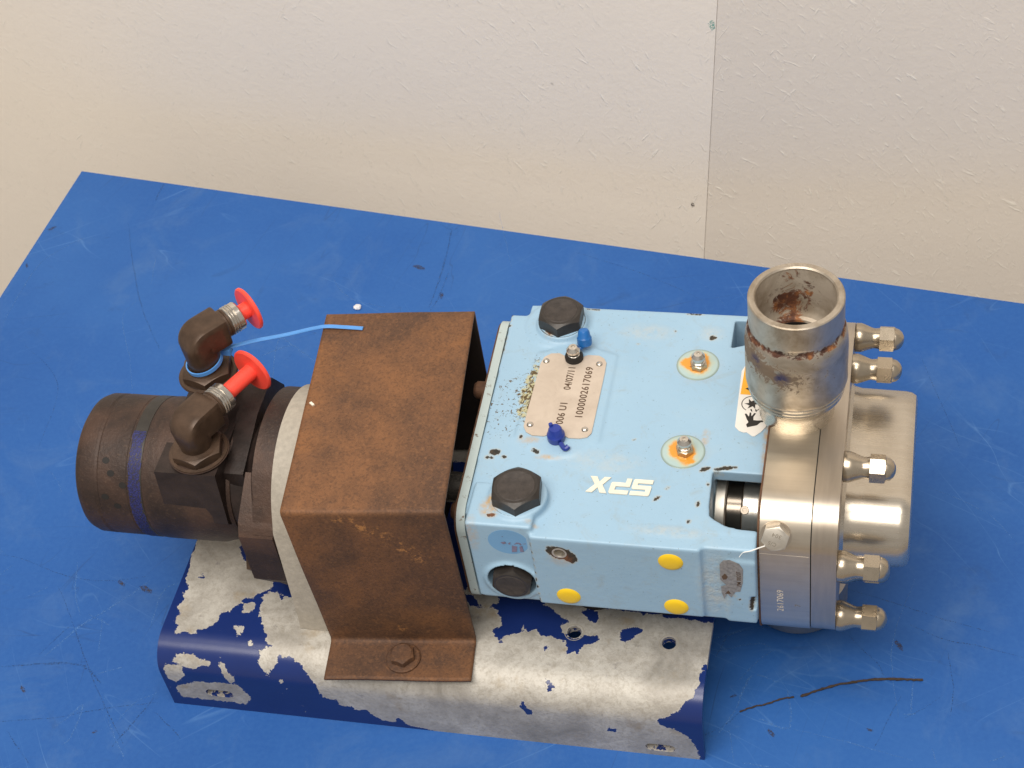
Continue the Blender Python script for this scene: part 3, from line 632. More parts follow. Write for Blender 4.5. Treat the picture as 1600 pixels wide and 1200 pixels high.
# ---------------- elbow fittings
def elbow(at, h, azim, capin, parent):
    x, y, z0 = at; el = empty_part('elbow_fitting', (x, y, z0), parent)
    bm = bmesh.new(); lathe(bm, [(17.5, .1), (17.5, .9), (15.5, 1.2), (15.5, .1)], frame((x, y, z0), (0, 0, 1)), 40); obj('o_ring', bm, 'iron_fit', el)
    bm = bmesh.new(); hexhead(bm, frame((x, y, z0), (0, 0, 1)), 16, .2, 6.5, .25)
    obj('lock_nut', bm, 'iron_fit', el)
    bm = bmesh.new()
    d_ = Vector((math.cos(azim), math.sin(azim), 0)); zc = z0 + h; c0 = Vector((x, y, zc)); rb = 3.5
    pts = [(x, y, z0 + 2), (x, y, z0 + 7.5)]; secs = [(9.4, 2), (9.4, 2)]
    for q in (.35, .7, 1.0): pts.append((x, y, z0 + 8 + (h - rb - 8) * q)); secs.append((9.5 + .1 * q, 2 + 1.6 * q))
    for k_ in range(1, 9):
        t = PI / 2 * k_ / 8; pts.append(tuple(c0 + d_ * (rb - rb * math.cos(t)) + Vector((0, 0, -rb + rb * math.sin(t))))); secs.append((9.6, 4 + k_ * .9))
    for q in (9.5, 13.0, 17.0, 17.6): pts.append(tuple(c0 + d_ * q)); secs.append((9.6 if q < 17.5 else 9.2, 12))
    sweep(bm, pts, secs, (-math.sin(azim), math.cos(azim), 0))
    fr = frame((x, y, zc), d_)
    lathe(bm, [(0, 17), (8.9, 17), (8.9, 19.4), (8.4, 19.6), (8.9, 20), (8.9, 21), (8.4, 21.3), (0, 21.3)], fr, 40)
    obj('elbow_body', bm, 'iron_fit', el, angle=40)
    bm = bmesh.new(); prof = [(0, 21.2), (8.6, 21.2)]
    hh = 21.4
    while hh < 25.5: prof += [(9.2, hh + .35), (9.2, hh + .75), (8.4, hh + 1.2), (8.4, hh + 1.35)]; hh += 1.7
    prof += [(8.9, 26.3), (8.9, 29.2), (8.3, 30), (6, 30), (6, 24), (0, 24)]
    lathe(bm, prof, fr, 48); obj('thread', bm, 'ss_bright', el)
    return fr
def empty_part(name, at, parent):
    # the fitting's own base washer carries its pieces
    bm = bmesh.new(); x, y, z = at
    lathe(bm, [(0, 0), (18.2, 0), (18.2, .3), (0, .3)], frame((x, y, z - .1), (0, 0, 1)), 40)
    return obj(name, bm, 'iron', parent)
def red_cap(fr, h, neck, rdisc, label):
    t = empty('red_cap', tuple(fr @ Vector((0, 0, h))), label, 'cap', 'red plastic caps in the hydraulic fittings')
    bm = bmesh.new(); lathe(bm, [(0, h - 9), (4.2, h - 9), (4.8, h - 2), (5.0, h), (5.0, h + neck + .5), (0, h + neck + .5)], fr, 40); obj('stem', bm, 'red', t)
    bm = bmesh.new(); r = rdisc; hh = h + neck
    lathe(bm, [(0, hh), (r - .8, hh), (r, hh + .7), (r, hh + 1.9), (r - .8, hh + 2.6), (4, hh + 2.6), (3.6, hh + 1.2), (0, hh + 1.2)], fr, 64); obj('disc', bm, 'red', t)
    return t
fr1 = elbow((-343, -53, 102.3), 21.7, math.radians(63), 0, U)
red_cap(fr1, 29, 22.5, 14.3, 'red plastic cap with long exposed stem in the front elbow fitting nearer the viewer')
fr2 = elbow((-350, -3, 116), 28, math.radians(50), 0, U)
red_cap(fr2, 29, 6.8, 13.8, 'red plastic cap pushed deeper into the rear elbow fitting above the blue cable tie')
bm = bmesh.new(); lathe(bm, [(0, 101), (11.5, 101), (11.5, 108), (10.2, 110), (10.2, 116.2), (0, 116.2)], frame((-350, -3, 0), (0, 0, 1)), 32)
prism(bm, hexpts(13, .1), 101, 107, frame((-350, -3, 0), (0, 0, 1)), bev=.6)
obj('riser', bm, 'iron_fit', motor)

# cable tie round the rear fitting, long tail resting on the guard
tie = empty('cable_tie', (-345, -3, 126), 'blue nylon cable tie looped on the rear elbow fitting with its tail over the guard', 'cable tie')
bm = bmesh.new(); lathe(bm, [(10.7, -1.2), (11.5, -1.2), (11.5, 1.2), (10.7, 1.2), (10.7, -1.2)], frame((-350, -3, 126), (-.16, -.05, 1)), 48); obj('loop', bm, 'tie', tie)
bm = bmesh.new(); box(bm, -340.5, -335, 2.5, 7.5, 126, 130, .5); obj('head', bm, 'tie', tie)
bm = bmesh.new(); tube(bm, smoothpath([(-337, 6, 129.5), (-324, 14.5, 127.5), (-308, 24, 124.2), (-292, 34.5, 120.9), (-285, 37.3, 120), (-274, 37.9, 119.5), (-262.8, 37.9, 119.3)], 8), 1.5, 8, True, .45)
obj('tail', bm, 'tie', tie)

# ---------------- adapter casting
bm = bmesh.new()
pts = [(MY + 56 * math.cos(math.radians(t)), MZ + 56 * math.sin(math.radians(t))) for t in range(12, 156, 4)]
pts = pts + [(-88, 74), (-93.5, -3), (-95, -9.6), (30, -9.6), (24, 10)]
prism(bm, pts[::1], -293, -262, XF(), bev=1.6, seg=3)
adapter = obj('adapter', bm, 'cast', U, label='pale cast aluminium adapter between motor and guard')
bm = bmesh.new(); prism(bm, hexpts(6.5), -262, -256, XF(0, -84, 40)); obj('bolt', bm, 'iron_fit', adapter)

# ---------------- guard
ga = math.radians(5.9); GM = Matrix.Translation((-235.7, -23, 0)) @ Matrix.Rotation(ga, 4, 'Z')
t_ = 1.8
prof = [(-103, -8), (-75, -8), (-79, 118), (79, 118), (77, -8), (103, -8)]
def offset_path(pr, r=3.0, n=5):
    out = []
    for i, p in enumerate(pr):
        if i in (0, len(pr) - 1): out.append(Vector(p)); continue
        a_, b_, c_ = Vector(pr[i - 1]), Vector(p), Vector(pr[i + 1]); u_ = (a_ - b_).normalized(); v_ = (c_ - b_).normalized()
        for k in range(n + 1):
            t = k / n; out.append((b_ + u_ * r) * (1 - t) ** 2 + b_ * 2 * t * (1 - t) + (b_ + v_ * r) * t * t)
    return out
path = offset_path(prof)
fine = []
for p, q in zip(path, path[1:]):
    m = max(1, int((q - p).length / 2.2)); fine += [p + (q - p) * k / m for k in range(m)]
fine.append(path[-1])
bm = bmesh.new(); nU = 44; rows = []
for p in fine:
    row = []
    for i in range(nU + 1):
        uu = -46 + 92 * i / nU
        if p.x < -40 and p.y < 100: uu = uu + (.5 if i in (0, nU) else 0) * 0
        w_ = .5 * mnoise.noise(Vector((uu * .02, p.x * .02, p.y * .02)))
        row.append(bm.verts.new(GM @ Vector((uu + (3.2 * (1 - (p.y + 8) / 126) * (1 - i / nU) if p.x < 0 else 0), p.x + w_, p.y + w_ * (1 if abs(p.x) < 78 else 0)))))
    rows.append(row)
for A, B in zip(rows, rows[1:]):
    for i in range(nU): bm.faces.new((A[i], A[i + 1], B[i + 1], B[i]))
guard = obj('guard', bm, 'rust', U, angle=45, label='rust brown bent sheet metal coupling guard')
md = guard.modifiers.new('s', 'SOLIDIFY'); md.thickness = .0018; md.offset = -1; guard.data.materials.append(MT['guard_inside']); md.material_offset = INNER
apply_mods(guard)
cc = coords(guard); loc = (np.linalg.inv(np.array(GM)) @ np.c_[cc, np.ones(len(cc))].T).T
lx, lv, lz = loc[:, 0], loc[:, 1], loc[:, 2]
seg = sdf(lx, lz, [(-8, 113), (0, 108), (10, 100), (20, 88), (30, 76), (26, 72), (14, 84), (4, 96), (-6, 105)])
sc_ = np.where(lv < -70, np.clip((seg + 4) / 5, 0, 1), 0)
sc_ = np.maximum(sc_, np.where(lv < -70, np.clip(1 - np.hypot(lx - 3, (lz - 5)) / 5, 0, 1) * 1.2, 0))
sc_ = np.maximum(sc_, np.where(lv < -70, np.clip(1 - np.hypot(lx + 14, (lz - 112) * 1.4) / 6, 0, 1) * 1.2, 0))
setattr_(guard.data, 'scrape', np.clip(sc_, 0, 1))
gb = GM @ Vector((3.6, -88.5, 0))
bm = bmesh.new(); lathe(bm, [(0, 0), (10.5, 0), (10.5, 1.2), (9.7, 1.9), (0, 1.9)], frame((gb.x, gb.y, -7.9), (0, 0, 1)), 40); wsh = obj('washer', bm, 'rust', guard)
bm = bmesh.new(); hexhead(bm, frame((gb.x, gb.y, -6), (0, 0, 1)), 7.8, 0, 5.2, .3, .8, top=.85)
obj('bolt', bm, 'rust', guard)

# ---------------- shaft and coupling inside the guard
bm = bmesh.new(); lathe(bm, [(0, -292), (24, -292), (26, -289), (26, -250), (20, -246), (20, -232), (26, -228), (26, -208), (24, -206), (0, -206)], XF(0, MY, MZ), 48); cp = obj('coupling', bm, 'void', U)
bm = bmesh.new(); lathe(bm, [(0, -210), (9.6, -210), (9.6, -184), (0, -184)], XF(0, MY, MZ), 48); obj('shaft', bm, 'ss_bright', U, label='polished drive shaft')

# ---------------- gear case
def voxel(o, vs, it=3, fac=.5):
    md = o.modifiers.new('r', 'REMESH'); md.mode = 'VOXEL'; md.voxel_size = vs / 1000; md.use_smooth_shade = True
    md = o.modifiers.new('sm', 'SMOOTH'); md.factor = fac; md.iterations = it
bm = bmesh.new()
box(bm, -181, -14.2, -80, 77.5, 20, 98, 4, 3)
for v in bm.verts:
    if v.co.x < -170: v.co.x += 4.6 * max(0.0, -v.co.y) / 86
box(bm, -170, -14.2, 0, 86.6, 20, 98, 5, 3)
box(bm, -137.8, -43.5, -93.5, -70, 37, 98, 1.2)                                  # flat mounting pad facing the viewer
box(bm, -174, -136.3, -90.5, -60, 35.5, 102.5, 6, 3)                           # plug end, near corner
box(bm, -45.5, -14.2, -90.6, -60, 33.5, 97.6, 7, 4)
box(bm, -30.5, -14.2, -91.8, -60, 33.0, 88, 3, 3)
lathe(bm, [(0, 40), (22, 40), (22, 97), (19, 99.5), (0, 99.5)], frame((-150, 70.5, 0), (0, 0, 1)), 48)
lathe(bm, [(0, 60), (17, 60), (16.6, 104), (15.8, 104.6), (0, 104.6)], frame((-147.3, -69.2, 0), (0, 0, 1)), 48)
lathe(bm, [(0, 60), (16.5, 60), (15.6, 102.2), (14.8, 102.8), (0, 102.8)], frame((-147.3, 69.6, 0), (0, 0, 1)), 48)
lathe(bm, [(0, -60), (16.6, -60), (16.6, -91.5), (15.8, -92.3), (0, -92.3)], Matrix(((1, 0, 0, -152.4), (0, 0, 1, 0), (0, 1, 0, 53), (0, 0, 0, 1))), 48)
# raised pad under the nameplate
prism(bm, [(-159, -22), (-150, -29), (-136, -37.5), (-122, -33), (-110, -22), (-110, 47), (-120, 50), (-131, 55), (-142, 52), (-158, 45)], 90, 99.2, bev=.8)
gc = obj('gear_case', bm, 'enamel', U, angle=None, org=(-98, 0, 60), label='light blue painted gear case')
voxel(gc, .95, 2)
apply_mods(gc)
cutters = []
def cutter(fn):
    b_ = bmesh.new(); fn(b_); cutters.append(obj('cut', b_, 'void', org=(0, 0, 0))); boolean_cut(gc, cutters[-1])
FRONT = lambda x_, z_: Matrix(((1, 0, 0, x_), (0, 0, 1, 0), (0, 1, 0, z_), (0, 0, 0, 1)))
cutter(lambda b: prism(b, [(-43, -37), (-8, -37), (-8, -77.2), (-15.5, -76.8), (-24, -76.5), (-31.5, -75), (-37, -72), (-41.2, -69), (-42.2, -62), (-43, -40)], 22, 130))
cutter(lambda b: box(b, -42.4, -7, -63, -6, 30, 90.2))
cutter(lambda b: prism(b, [(-43.5, 59), (-34, 62.6), (-20, 66), (-8, 67), (-8, 82), (-43.5, 82)], 34, 130))
cutter(lambda b: lathe(b, [(0, -78), (14.0, -78), (14.0, -110), (0, -110)], FRONT(-152.4, 54.2), 40))
cutter(lambda b: box(b, -17.5, -6, -110, -86, 46, 58))
cutter(lambda b: lathe(b, [(0, -86), (3.4, -86), (3.4, -110), (0, -110)], FRONT(-121.5, 86), 24))
voxel(gc, .8, 2); apply_mods(gc)
for q in cutters: bpy.data.objects.remove(q)
gc.data.materials.clear(); gc.data.materials.append(MT['enamel'])
gc.data.shade_smooth()
c = coords(gc); x, y, z = c[:, 0], c[:, 1], c[:, 2]
top = z > 93; front = y < -84; g8 = lambda cx, cy, rx, ry, u_, v_: 1 - np.hypot((u_ - cx) / rx, (v_ - cy) / ry)
chip = np.full(len(c), -9.0)
def chip_top(poly): 
    global chip; chip = np.maximum(chip, np.where(top, sdf(x, y, poly), -9))
def chip_front(poly):
    global chip; chip = np.maximum(chip, np.where(front, sdf(x, z, poly), -9))
def ell(cx, cy, rx, ry, a=0, n=14): return [(cx + rx * math.cos(t) * math.cos(a) - ry * math.sin(t) * math.sin(a), cy + rx * math.cos(t) * math.sin(a) + ry * math.sin(t) * math.cos(a)) for t in [2 * PI * k / n for k in range(n)]]
def line(p, q, w): 
    d_ = Vector((q[0] - p[0], q[1] - p[1])).normalized(); n_ = Vector((-d_.y, d_.x)) * w
    return [(p[0] + n_.x, p[1] + n_.y), (q[0] + n_.x, q[1] + n_.y), (q[0] - n_.x, q[1] - n_.y), (p[0] - n_.x, p[1] - n_.y)]
for q in (ell(-168.6, -34.5, 3.4, 2.2), ell(-171, -38.8, 2.6, .9), ell(-162.5, -37.5, 1.2, 1.0), ell(-55.1, 66.3, 2.2, 1.6, .5), ell(-71.5, -59.5, 2.6, .75, .85), ell(-66.5, -51.5, 1.2, .5, .7),
          ell(-47.5, -36.2, 3.2, 1.3, .5), ell(-36.5, -34.6, 6.5, 1.3, .22), ell(-44.8, -47, .9, .7), ell(-48.4, -61.5, .9, 1.8, -.2), ell(-153.5, 58.5, 2.2, .9, -.6), ell(-155.5, -22.5, 1.0, 1.6), ell(-145, -32, 2.8, 1.1, -.55),
          ell(-160, -83.5, 2.6, 1.2, .1), ell(-68, 85.6, 5, .6), ell(-131, 85.2, 4, .5), ell(-52, -74, .8, 1.2), ell(-90, -18, .5, .4), ell(-78, 70, .5, .4), ell(-99, 58, .6, .4)): chip_top(q)
chip_front([(-129, 87), (-128, 91), (-122, 91.5), (-116, 89.5), (-112.5, 85), (-112, 80.5), (-115, 77.5), (-119, 80.5), (-124, 81), (-127, 84)])
for zz in np.arange(40, 96, 6.3): chip_front(ell(-137.4, zz, .35, random.uniform(.6, 2.2)))
for q in (ell(-24.5, 68, 1.0, .9), ell(-22.8, 76, .8, .6), ell(-26, 58, .6, .8), ell(-23.5, 55, .6, .6), ell(-25.5, 72.5, .5, .5), ell(-17, 50, 1.2, 5)): chip_front(q)
for yy in np.arange(-60, 80, 5.1):                                                       # chipped seam edge at the cover plate
    chip = np.maximum(chip, np.where(top, sdf(x, y, ell(-180.6 + random.uniform(-.6, .1), yy, random.uniform(.3, 1.3), random.uniform(.8, 3.0))), -9))
setattr_(gc.data, 'chip', np.clip(chip, -9, 9) / 1000)
stain = np.zeros(len(c))
for cx, cy, rx, ry, k in ((-161, -78, 8, 9, 1.5), (-150, -24.5, 9, 3, .8), (-137, -36, 10, 2.2, .8), (-152, 58, 5, 4, .8), (-60.5, 42, 16, 16, .35), (-60.5, -24, 16, 16, .4), (-50, -13, 3, 8, .9), (-16, 10, 2.5, 60, .9), (-16, -20, 2, 18, .8), (-137, -86, 5, 2, .7)):
    stain = np.maximum(stain, np.where(z > 92, np.clip(g8(cx, cy, rx, ry, x, y) * k * 1.6, 0, 1), 0))
stain = np.maximum(stain, np.where(front, np.clip(g8(-121, 81, 9, 8, x, z), 0, .6), 0))
stain = np.maximum(stain, np.where(front & (x < -160), np.clip(g8(-171, 92, 5, 16, x, z), 0, .6), 0))
setattr_(gc.data, 'stain', stain)
worn = np.where(front, np.clip(g8(-36, 66, 12, 34, x, z) * 1.8, 0, 1), 0) + np.where(top, np.clip(g8(-95, 68, 20, 9, x, y), 0, .7) + np.clip(g8(-56, 70, 10, 8, x, y), 0, .8) + np.clip(g8(-62, -82, 28, 5, x, y) * 1.2, 0, .8) + np.clip(g8(-105, -36, 28, 10, x, y), 0, .5), 0)
setattr_(gc.data, 'worn', np.clip(worn, 0, 1))
edge = np.where(x < -155.5, 1, 0)
speck = np.where(top & (x < -154), np.clip(g8(-156.5, 14, 7, 33, x, y) * 1.9, 0, 1) + np.clip(g8(-169, 2, 13, 30, x, y) * 1.1, 0, .30), 0)
setattr_(gc.data, 'speck', np.clip(speck, 0, 1))

# cover plate on the drive end
SH = lambda b: [setattr(v.co, 'x', v.co.x + 4.8 * max(0.0, -v.co.y) / 86) for v in b.verts]
bm = bmesh.new(); prism(bm, rrect(82, 38.5, 12, 6, -3.5, 59.2), -186.2, -181.2, XF(), bev=.8); SH(bm)
cvp = obj('cover_plate', bm, 'primer', U, label='thin grey green edge of the drive end cover')
bm = bmesh.new(); prism(bm, rrect(81.6, 38, 12, 6, -2.2, 57), -188, -186.4, XF(), bev=.4); SH(bm); obj('gasket', bm, 'gasket', cvp)
for yy, zz, hh in ((20, 90, 5), (-62, 76, 3), (74, 70, 4)):
    bm = bmesh.new(); lathe(bm, [(0, -188 - hh), (4.2, -188 - hh), (5.4, -188 - hh + 1.5), (5.4, -185), (0, -185)], XF(0, yy, zz), 24); obj('bolt', bm, 'gasket', cvp)

# hex plugs
def hexplug(name, M, r, h, face, parent, extra=None):
    bm = bmesh.new(); hexhead(bm, M, r, 0, h, face, .7, top=.93)
    lathe(bm, [(r * .99, -.8), (r * .99, .5), (0, .5)], M, 40)
    pl = obj(name, bm, 'plug', parent, angle=24)
    bm = bmesh.new(); q = r * .68; lathe(bm, [(0, h + .02), (q - .9, h + .04), (q - .4, h + .3), (q, h + .3), (q + .5, h - .1)], M, 40)
    obj('plug_face', bm, 'plug_face', pl); return pl
hexplug('hex_plug', frame((-147.5, -69.6, 103.8), (0, 0, 1)), 15.4, 8.6, .12, U, )['label'] = 'black hex plug on the near top corner'
hexplug('hex_plug', frame((-147.3, 69.6, 102.2), (0, 0, 1)), 14.6, 9.2, .0, U)['label'] = 'black hex plug on the far top corner'
hexplug('hex_plug', Matrix(((1, 0, 0, -152.4), (0, 0, -1, -80), (0, 1, 0, 53.6), (0, 0, 0, 1))), 12.6, 15.2, .35, U)['label'] = 'black hex plug sunk in the side facing the viewer'

# yellow plugs
for x_, z_ in ((-120.1, 46.6), (-59.9, 86.3), (-58.9, 45.3)):
    bm = bmesh.new(); lathe(bm, [(0, 1.4), (4, 1.3), (6.2, .8), (6.9, .2), (6.9, -.6)], Matrix(((1, 0, 0, x_), (0, 0, -1, -93.4), (0, 1, 0, z_), (0, 0, 0, 1))), 36)
    obj('yellow_plug', bm, 'yellow', U)
# empty threaded hole with bright bore
bm = bmesh.new(); lathe(bm, [(4.2, .3), (4.2, -.5), (3.2, -.5), (3.0, -6), (0, -6)], Matrix(((1, 0, 0, -121.5), (0, 0, -1, -93.4), (0, 1, 0, 86), (0, 0, 0, 1))), 28)
lathe(bm, [(4.2, .3), (3.3, .3), (3.2, -.5)], Matrix(((1, 0, 0, -121.5), (0, 0, -1, -93.4), (0, 1, 0, 86), (0, 0, 0, 1))), 28)
obj('threaded_hole', bm, 'ss_matte', U)

# nameplate
NZ = 99.3
npo = [(-154.6, 36), (-153.2, 41), (-149.6, 44.2), (-144.5, 44.8), (-141.6, 43.2), (-139.5, 39.8), (-137.4, 38.4), (-134.8, 37.9), (-132.4, 38.6), (-130.6, 40.6), (-129.2, 43.4), (-127, 44.6), (-120.5, 44.6), (-117, 42.4), (-115.2, 39), (-114.9, 30), (-114.9, -10), (-115, -17), (-117, -20.2), (-121.3, -21.5), (-127.5, -21.6), (-129.8, -20.3), (-131.5, -18.2), (-134.5, -16.8), (-137.5, -17.6), (-139.6, -20), (-142, -21.4), (-149, -21.4), (-153, -19.2), (-155.2, -15), (-155.2, -5)]
bm = bmesh.new(); prism(bm, npo[::-1], NZ, NZ + .7, bev=.15, seg=1)
npl = obj('nameplate', bm, 'nameplate', U)
rv = None
for x_, y_ in ((-151.4, 37.6), (-119.2, 37.6), (-151.6, -13.6), (-119.2, -14.6)):
    bm = bmesh.new(); lathe(bm, [(0, 1.3), (1.0, 1.2), (1.8, .6), (2.1, 0), (2.1, -.3)], frame((x_, y_, NZ + .7), (0, 0, 1)), 20); obj('rivet', bm, 'ss_bright', npl)
RZ = Matrix.Rotation(PI / 2, 4, 'Z')
def tpl(s, size, cx, cy, spacing=1.0, xs=1.0): text('engraved_text', s, size, Matrix.Translation((cx, cy, NZ + .74)) @ RZ, 'ink', npl, spacing, 0.10, xs)
tpl('006 U1', 6.0, -134.6, -2.9, 1.02, .98); tpl('04/07/11', 6.0, -134.8, 25.0, 1.02, .88); tpl('1000002617069', 6.1, -124.2, 14.2, 1.07, .98)

# grease nipples, caps
def nipple(x_, y_, z_, r, parent, mat='ss_nut', hx=True):
    bm = bmesh.new(); M = frame((x_, y_, z_), (0, 0, 1))
    hexhead(bm, M, r * 1.05, 0, 3.6, .3)
    o = obj('grease_nipple', bm, mat, parent)
    bm = bmesh.new(); lathe(bm, [(r * .8, 3.3), (r * .8, 4.8), (r * .66, 5.2), (r * .66, 6.6), (r * .84, 7.4), (r * .82, 8.8), (r * .5, 10.8), (r * .24, 11), (r * .18, 10.3), (0, 10.3)], M, 28); obj('nozzle', bm, 'ss_bright', o)
    return o
for x_, y_ in ((-60.6, 41.9), (-60.3, -24.6)):
    bm = bmesh.new(); cx, cy = (-61.3, 43.4) if y_ > 0 else (-61.4, -24.6)
    lathe(bm, [(0, 98.35), (12.1, 98.35), (12.6, 98.1), (12.6, 97.4)], frame((cx, cy, 0), (0, 0, 1)), 56)
    sg = obj('sight_disc', bm, 'sight', U, org=(cx, cy, 98.35)); nipple(x_, y_, 98.3, 4.9, U)
nb = nipple(-135.0, 41.2, 99.0, 5.0, U)
bm = bmesh.new(); lathe(bm, [(5.4, 99.1), (5.6, 102), (4.6, 104.5), (4.2, 104.5)], frame((-135, 41.2, 0), (0, 0, 1)), 28); obj('rubber_skirt', bm, 'void', nb)
def rcap(x_, y_, z_, mat, parent, ax=(0, 0, 1), s=1.0):
    bm = bmesh.new(); M = frame((x_, y_, z_), ax)
    lathe(bm, [(0, 0), (4.9 * s, 0), (5.2 * s, 1), (5.2 * s, 4.5), (4.4 * s, 5.5), (4.0 * s, 8.3), (3.2 * s, 9.6), (0, 10)], M, 32)
    return obj('nipple_cap', bm, mat, parent)
cp1 = rcap(-134.4, -22.6, 99.3, 'cap_navy', U); cp1['label'] = 'navy rubber cap over the lower nipple'
bm = bmesh.new(); tube(bm, smoothpath([(-131, -27, 101), (-128, -30.5, 100.5), (-126, -29, 101.5)], 6), 1.5, 8); obj('strap', bm, 'cap_navy', cp1)
bm = bmesh.new(); lathe(bm, [(0, 9.6), (1.3, 9.7), (1.2, 11.2), (0, 11.6)], frame((-136, -22, 99.3), (-.1, .1, 1)), 12); obj('tip', bm, 'cap_navy', cp1)
cp2 = rcap(-129.8, 50, 103.4, 'cap_blue', U, (-.05, .35, 1), .86); cp2['label'] = 'blue rubber cap hanging off the upper nipple'
bm = bmesh.new(); tube(bm, smoothpath([(-134, 45.5, 102), (-132, 47, 103), (-130, 49, 103.6)], 6), 1.3, 8); obj('strap', bm, 'cap_blue', cp2)

# SPX letters, read from the other side
def letters():
    x0, x1, y0, y1 = -111.4, -75.0, -59.0, -47.6; H = y1 - y0; wL = 10.9
    def place(polys, right):   # letter x grows towards -X, y grows towards -Y, slight italic
        bm = bmesh.new()
        for poly in polys:
            pts = [(right - (px_ * wL + py_ * H * .12) + .4, y1 - (py_ * H)) for px_, py_ in poly]
            vs = [bm.verts.new((a_, b_, 98.9)) for a_, b_ in pts]; bm.faces.new(vs)
        r_ = bmesh.ops.extrude_face_region(bm, geom=bm.faces[:]); 
        for v in [g for g in r_['geom'] if isinstance(g, bmesh.types.BMVert)]: v.co.z -= .7
        obj('letter', bm, 'cream', U, angle=None)
    t = .24
    S_ = [[(0, 0), (.95, 0), (1, .06), (1, .56), (.95, .62), (.26, .62), (.26, .76), (1, .76), (1, 1), (.06, 1), (0, .94), (0, .44), (.06, .38), (.74, .38), (.74, .24), (0, .24)]]
    P_ = [[(0, 0), (.27, 0), (.27, .28), (.94, .28), (1, .36), (1, .92), (.93, 1), (0, 1), (0, .76), (.73, .76), (.73, .52), (0, .52)]]
    X_ = [[(0, 0), (.34, 0), (.52, .33), (.72, 0), (1.08, 0), (.72, .5), (1.06, 1), (.72, 1), (.52, .68), (.33, 1), (-.02, 1), (.32, .5)]]
    # readers on the far side see S P X; here they run right to left, upside down
    place([[(px_, py_) for px_, py_ in q] for q in S_], x1); place(P_, x1 - 12.0); place(X_, x1 - 24.0)
letters()

# warning label near the casing
LZ = 98.15
lab = [(-35.2, 40), (-33.8, 44), (-20, 44), (-17, 41), (-17, -2), (-19.4, -6.2), (-22.6, -9.8), (-24, -10), (-27.5, -7.2), (-29, -7.6), (-31.8, -6.6), (-34.4, -3.6)]
bm = bmesh.new(); prism(bm, lab[::-1], LZ, LZ + .35); lb = obj('warning_label', bm, 'white', U, angle=None)
def dec(name, pts, mat, z_=LZ + .4, th=.05):
    bm = bmesh.new(); vs = [bm.verts.new((a_, b_, z_)) for a_, b_ in pts]; bm.faces.new(vs); return obj(name, bm, mat, lb, angle=None)
dec('orange_band', [(-34.0, 21.5), (-26.4, 21.5), (-26.4, 43.4), (-33.6, 43.4)], 'orange')
dec('black_band', [(-25.9, 22), (-18, 22), (-18, 43), (-25.9, 43)], 'black')
dec('warning_triangle', [(-27.4, 23.5), (-27.4, 28.9), (-31.6, 26.2)], 'black', LZ + .44)
text('printed_text', 'WARNING', 3.6, Matrix.Translation((-29.5, 38.8, LZ + .46)) @ RZ, 'black', lb, 1.0, .08, 1.0, .02)
bm = bmesh.new()
def ringp(cx, cy, r0, r1, a0, a1, n=28):
    for k in range(n):
        t0 = math.radians(a0 + (a1 - a0) * k / n); t1 = math.radians(a0 + (a1 - a0) * (k + 1) / n)
        bm.faces.new([bm.verts.new((cx + r * math.cos(t), cy + r * math.sin(t), LZ + .42)) for r, t in ((r0, t0), (r1, t0), (r1, t1), (r0, t1))])
ringp(-26.6, 14.6, 5.6, 6.1, -60, 240)
star = []
for k in range(12):
    r = 4.4 if k % 2 == 0 else 1.9; t = 2 * PI * k / 12 + (.3 if k % 2 else 0); star.append((-26.6 + r * math.cos(t), 14.6 + r * math.sin(t)))
flatpoly(bm, star, LZ + .43); obj('impeller_symbol', bm, 'black', lb, angle=None)
bm = bmesh.new()
hand = [(-27.5, -3.6), (-22.2, -1.6), (-20.4, .8), (-18.6, 1.2), (-19.6, 2.4), (-22.4, 2.0), (-24.6, 2.2), (-24.8, 4.6), (-23.6, 7.4), (-24.6, 7.6), (-26, 5.0), (-26.4, 7.8), (-27.2, 7.8), (-27.4, 4.6), (-29.0, 6.8), (-30, 6.6), (-28.4, 2.6), (-27.2, .4), (-28.4, -1.6)]
flatpoly(bm, hand, LZ + .43)
for cx in (-26.6, -24.0): flatpoly(bm, [(cx, 8.8), (cx + .8, 8.6), (cx + .2, 10.6), (cx - .6, 10.4)], LZ + .43)
obj('hand_symbol', bm, 'black', lb, angle=None)

# oval sticker and torn foil label on the side facing the viewer
def fpoly(bm, pts, y_, dy=.25):
    vs = [bm.verts.new((a_, y_, b_)) for a_, b_ in pts]; bm.faces.new(vs)
    r_ = bmesh.ops.extrude_face_region(bm, geom=bm.faces[:])
    for v in [g for g in r_['geom'] if isinstance(g, bmesh.types.BMVert)]: v.co.y -= dy
bm = bmesh.new(); fpoly(bm, ell(-150.6, 88.4, 11.6, 10.6, 0, 40), -90.3); st_ = obj('round_sticker', bm, 'sticker', U, angle=None)
bm = bmesh.new()
for poly in ([(-149.5, 80), (-146.6, 80.6), (-146, 85), (-148.8, 85.6)], [(-144.6, 80.6), (-142.6, 81), (-143, 86), (-144.6, 85)], [(-155, 87.6), (-152.6, 88.6), (-151.8, 87.4), (-153.6, 86.4)], [(-151, 87), (-149.4, 88.6), (-149.8, 86.4)], [(-153.8, 93), (-153.2, 93.4), (-153.2, 92.8)],
             [(-147.6, 86.6), (-146, 88.6), (-143.8, 88.4), (-143.2, 86.8), (-144, 86.2), (-144.6, 87.6), (-146, 87.4)], [(-142.8, 87.6), (-140.8, 88.4), (-140.6, 87.8)]): fpoly(bm, poly, -90.6, .05)
obj('sticker_print', bm, 'sticker_ink', st_, angle=None)
foil = [(-33.5, 86), (-31.5, 89.5), (-28, 90.4), (-23, 87.5), (-21, 83), (-21.4, 71), (-23, 62.5), (-25.5, 62), (-28, 56.5), (-30.4, 60), (-32, 54.5), (-33.2, 60.5), (-33.4, 66), (-30.5, 67.5), (-33.6, 72)]
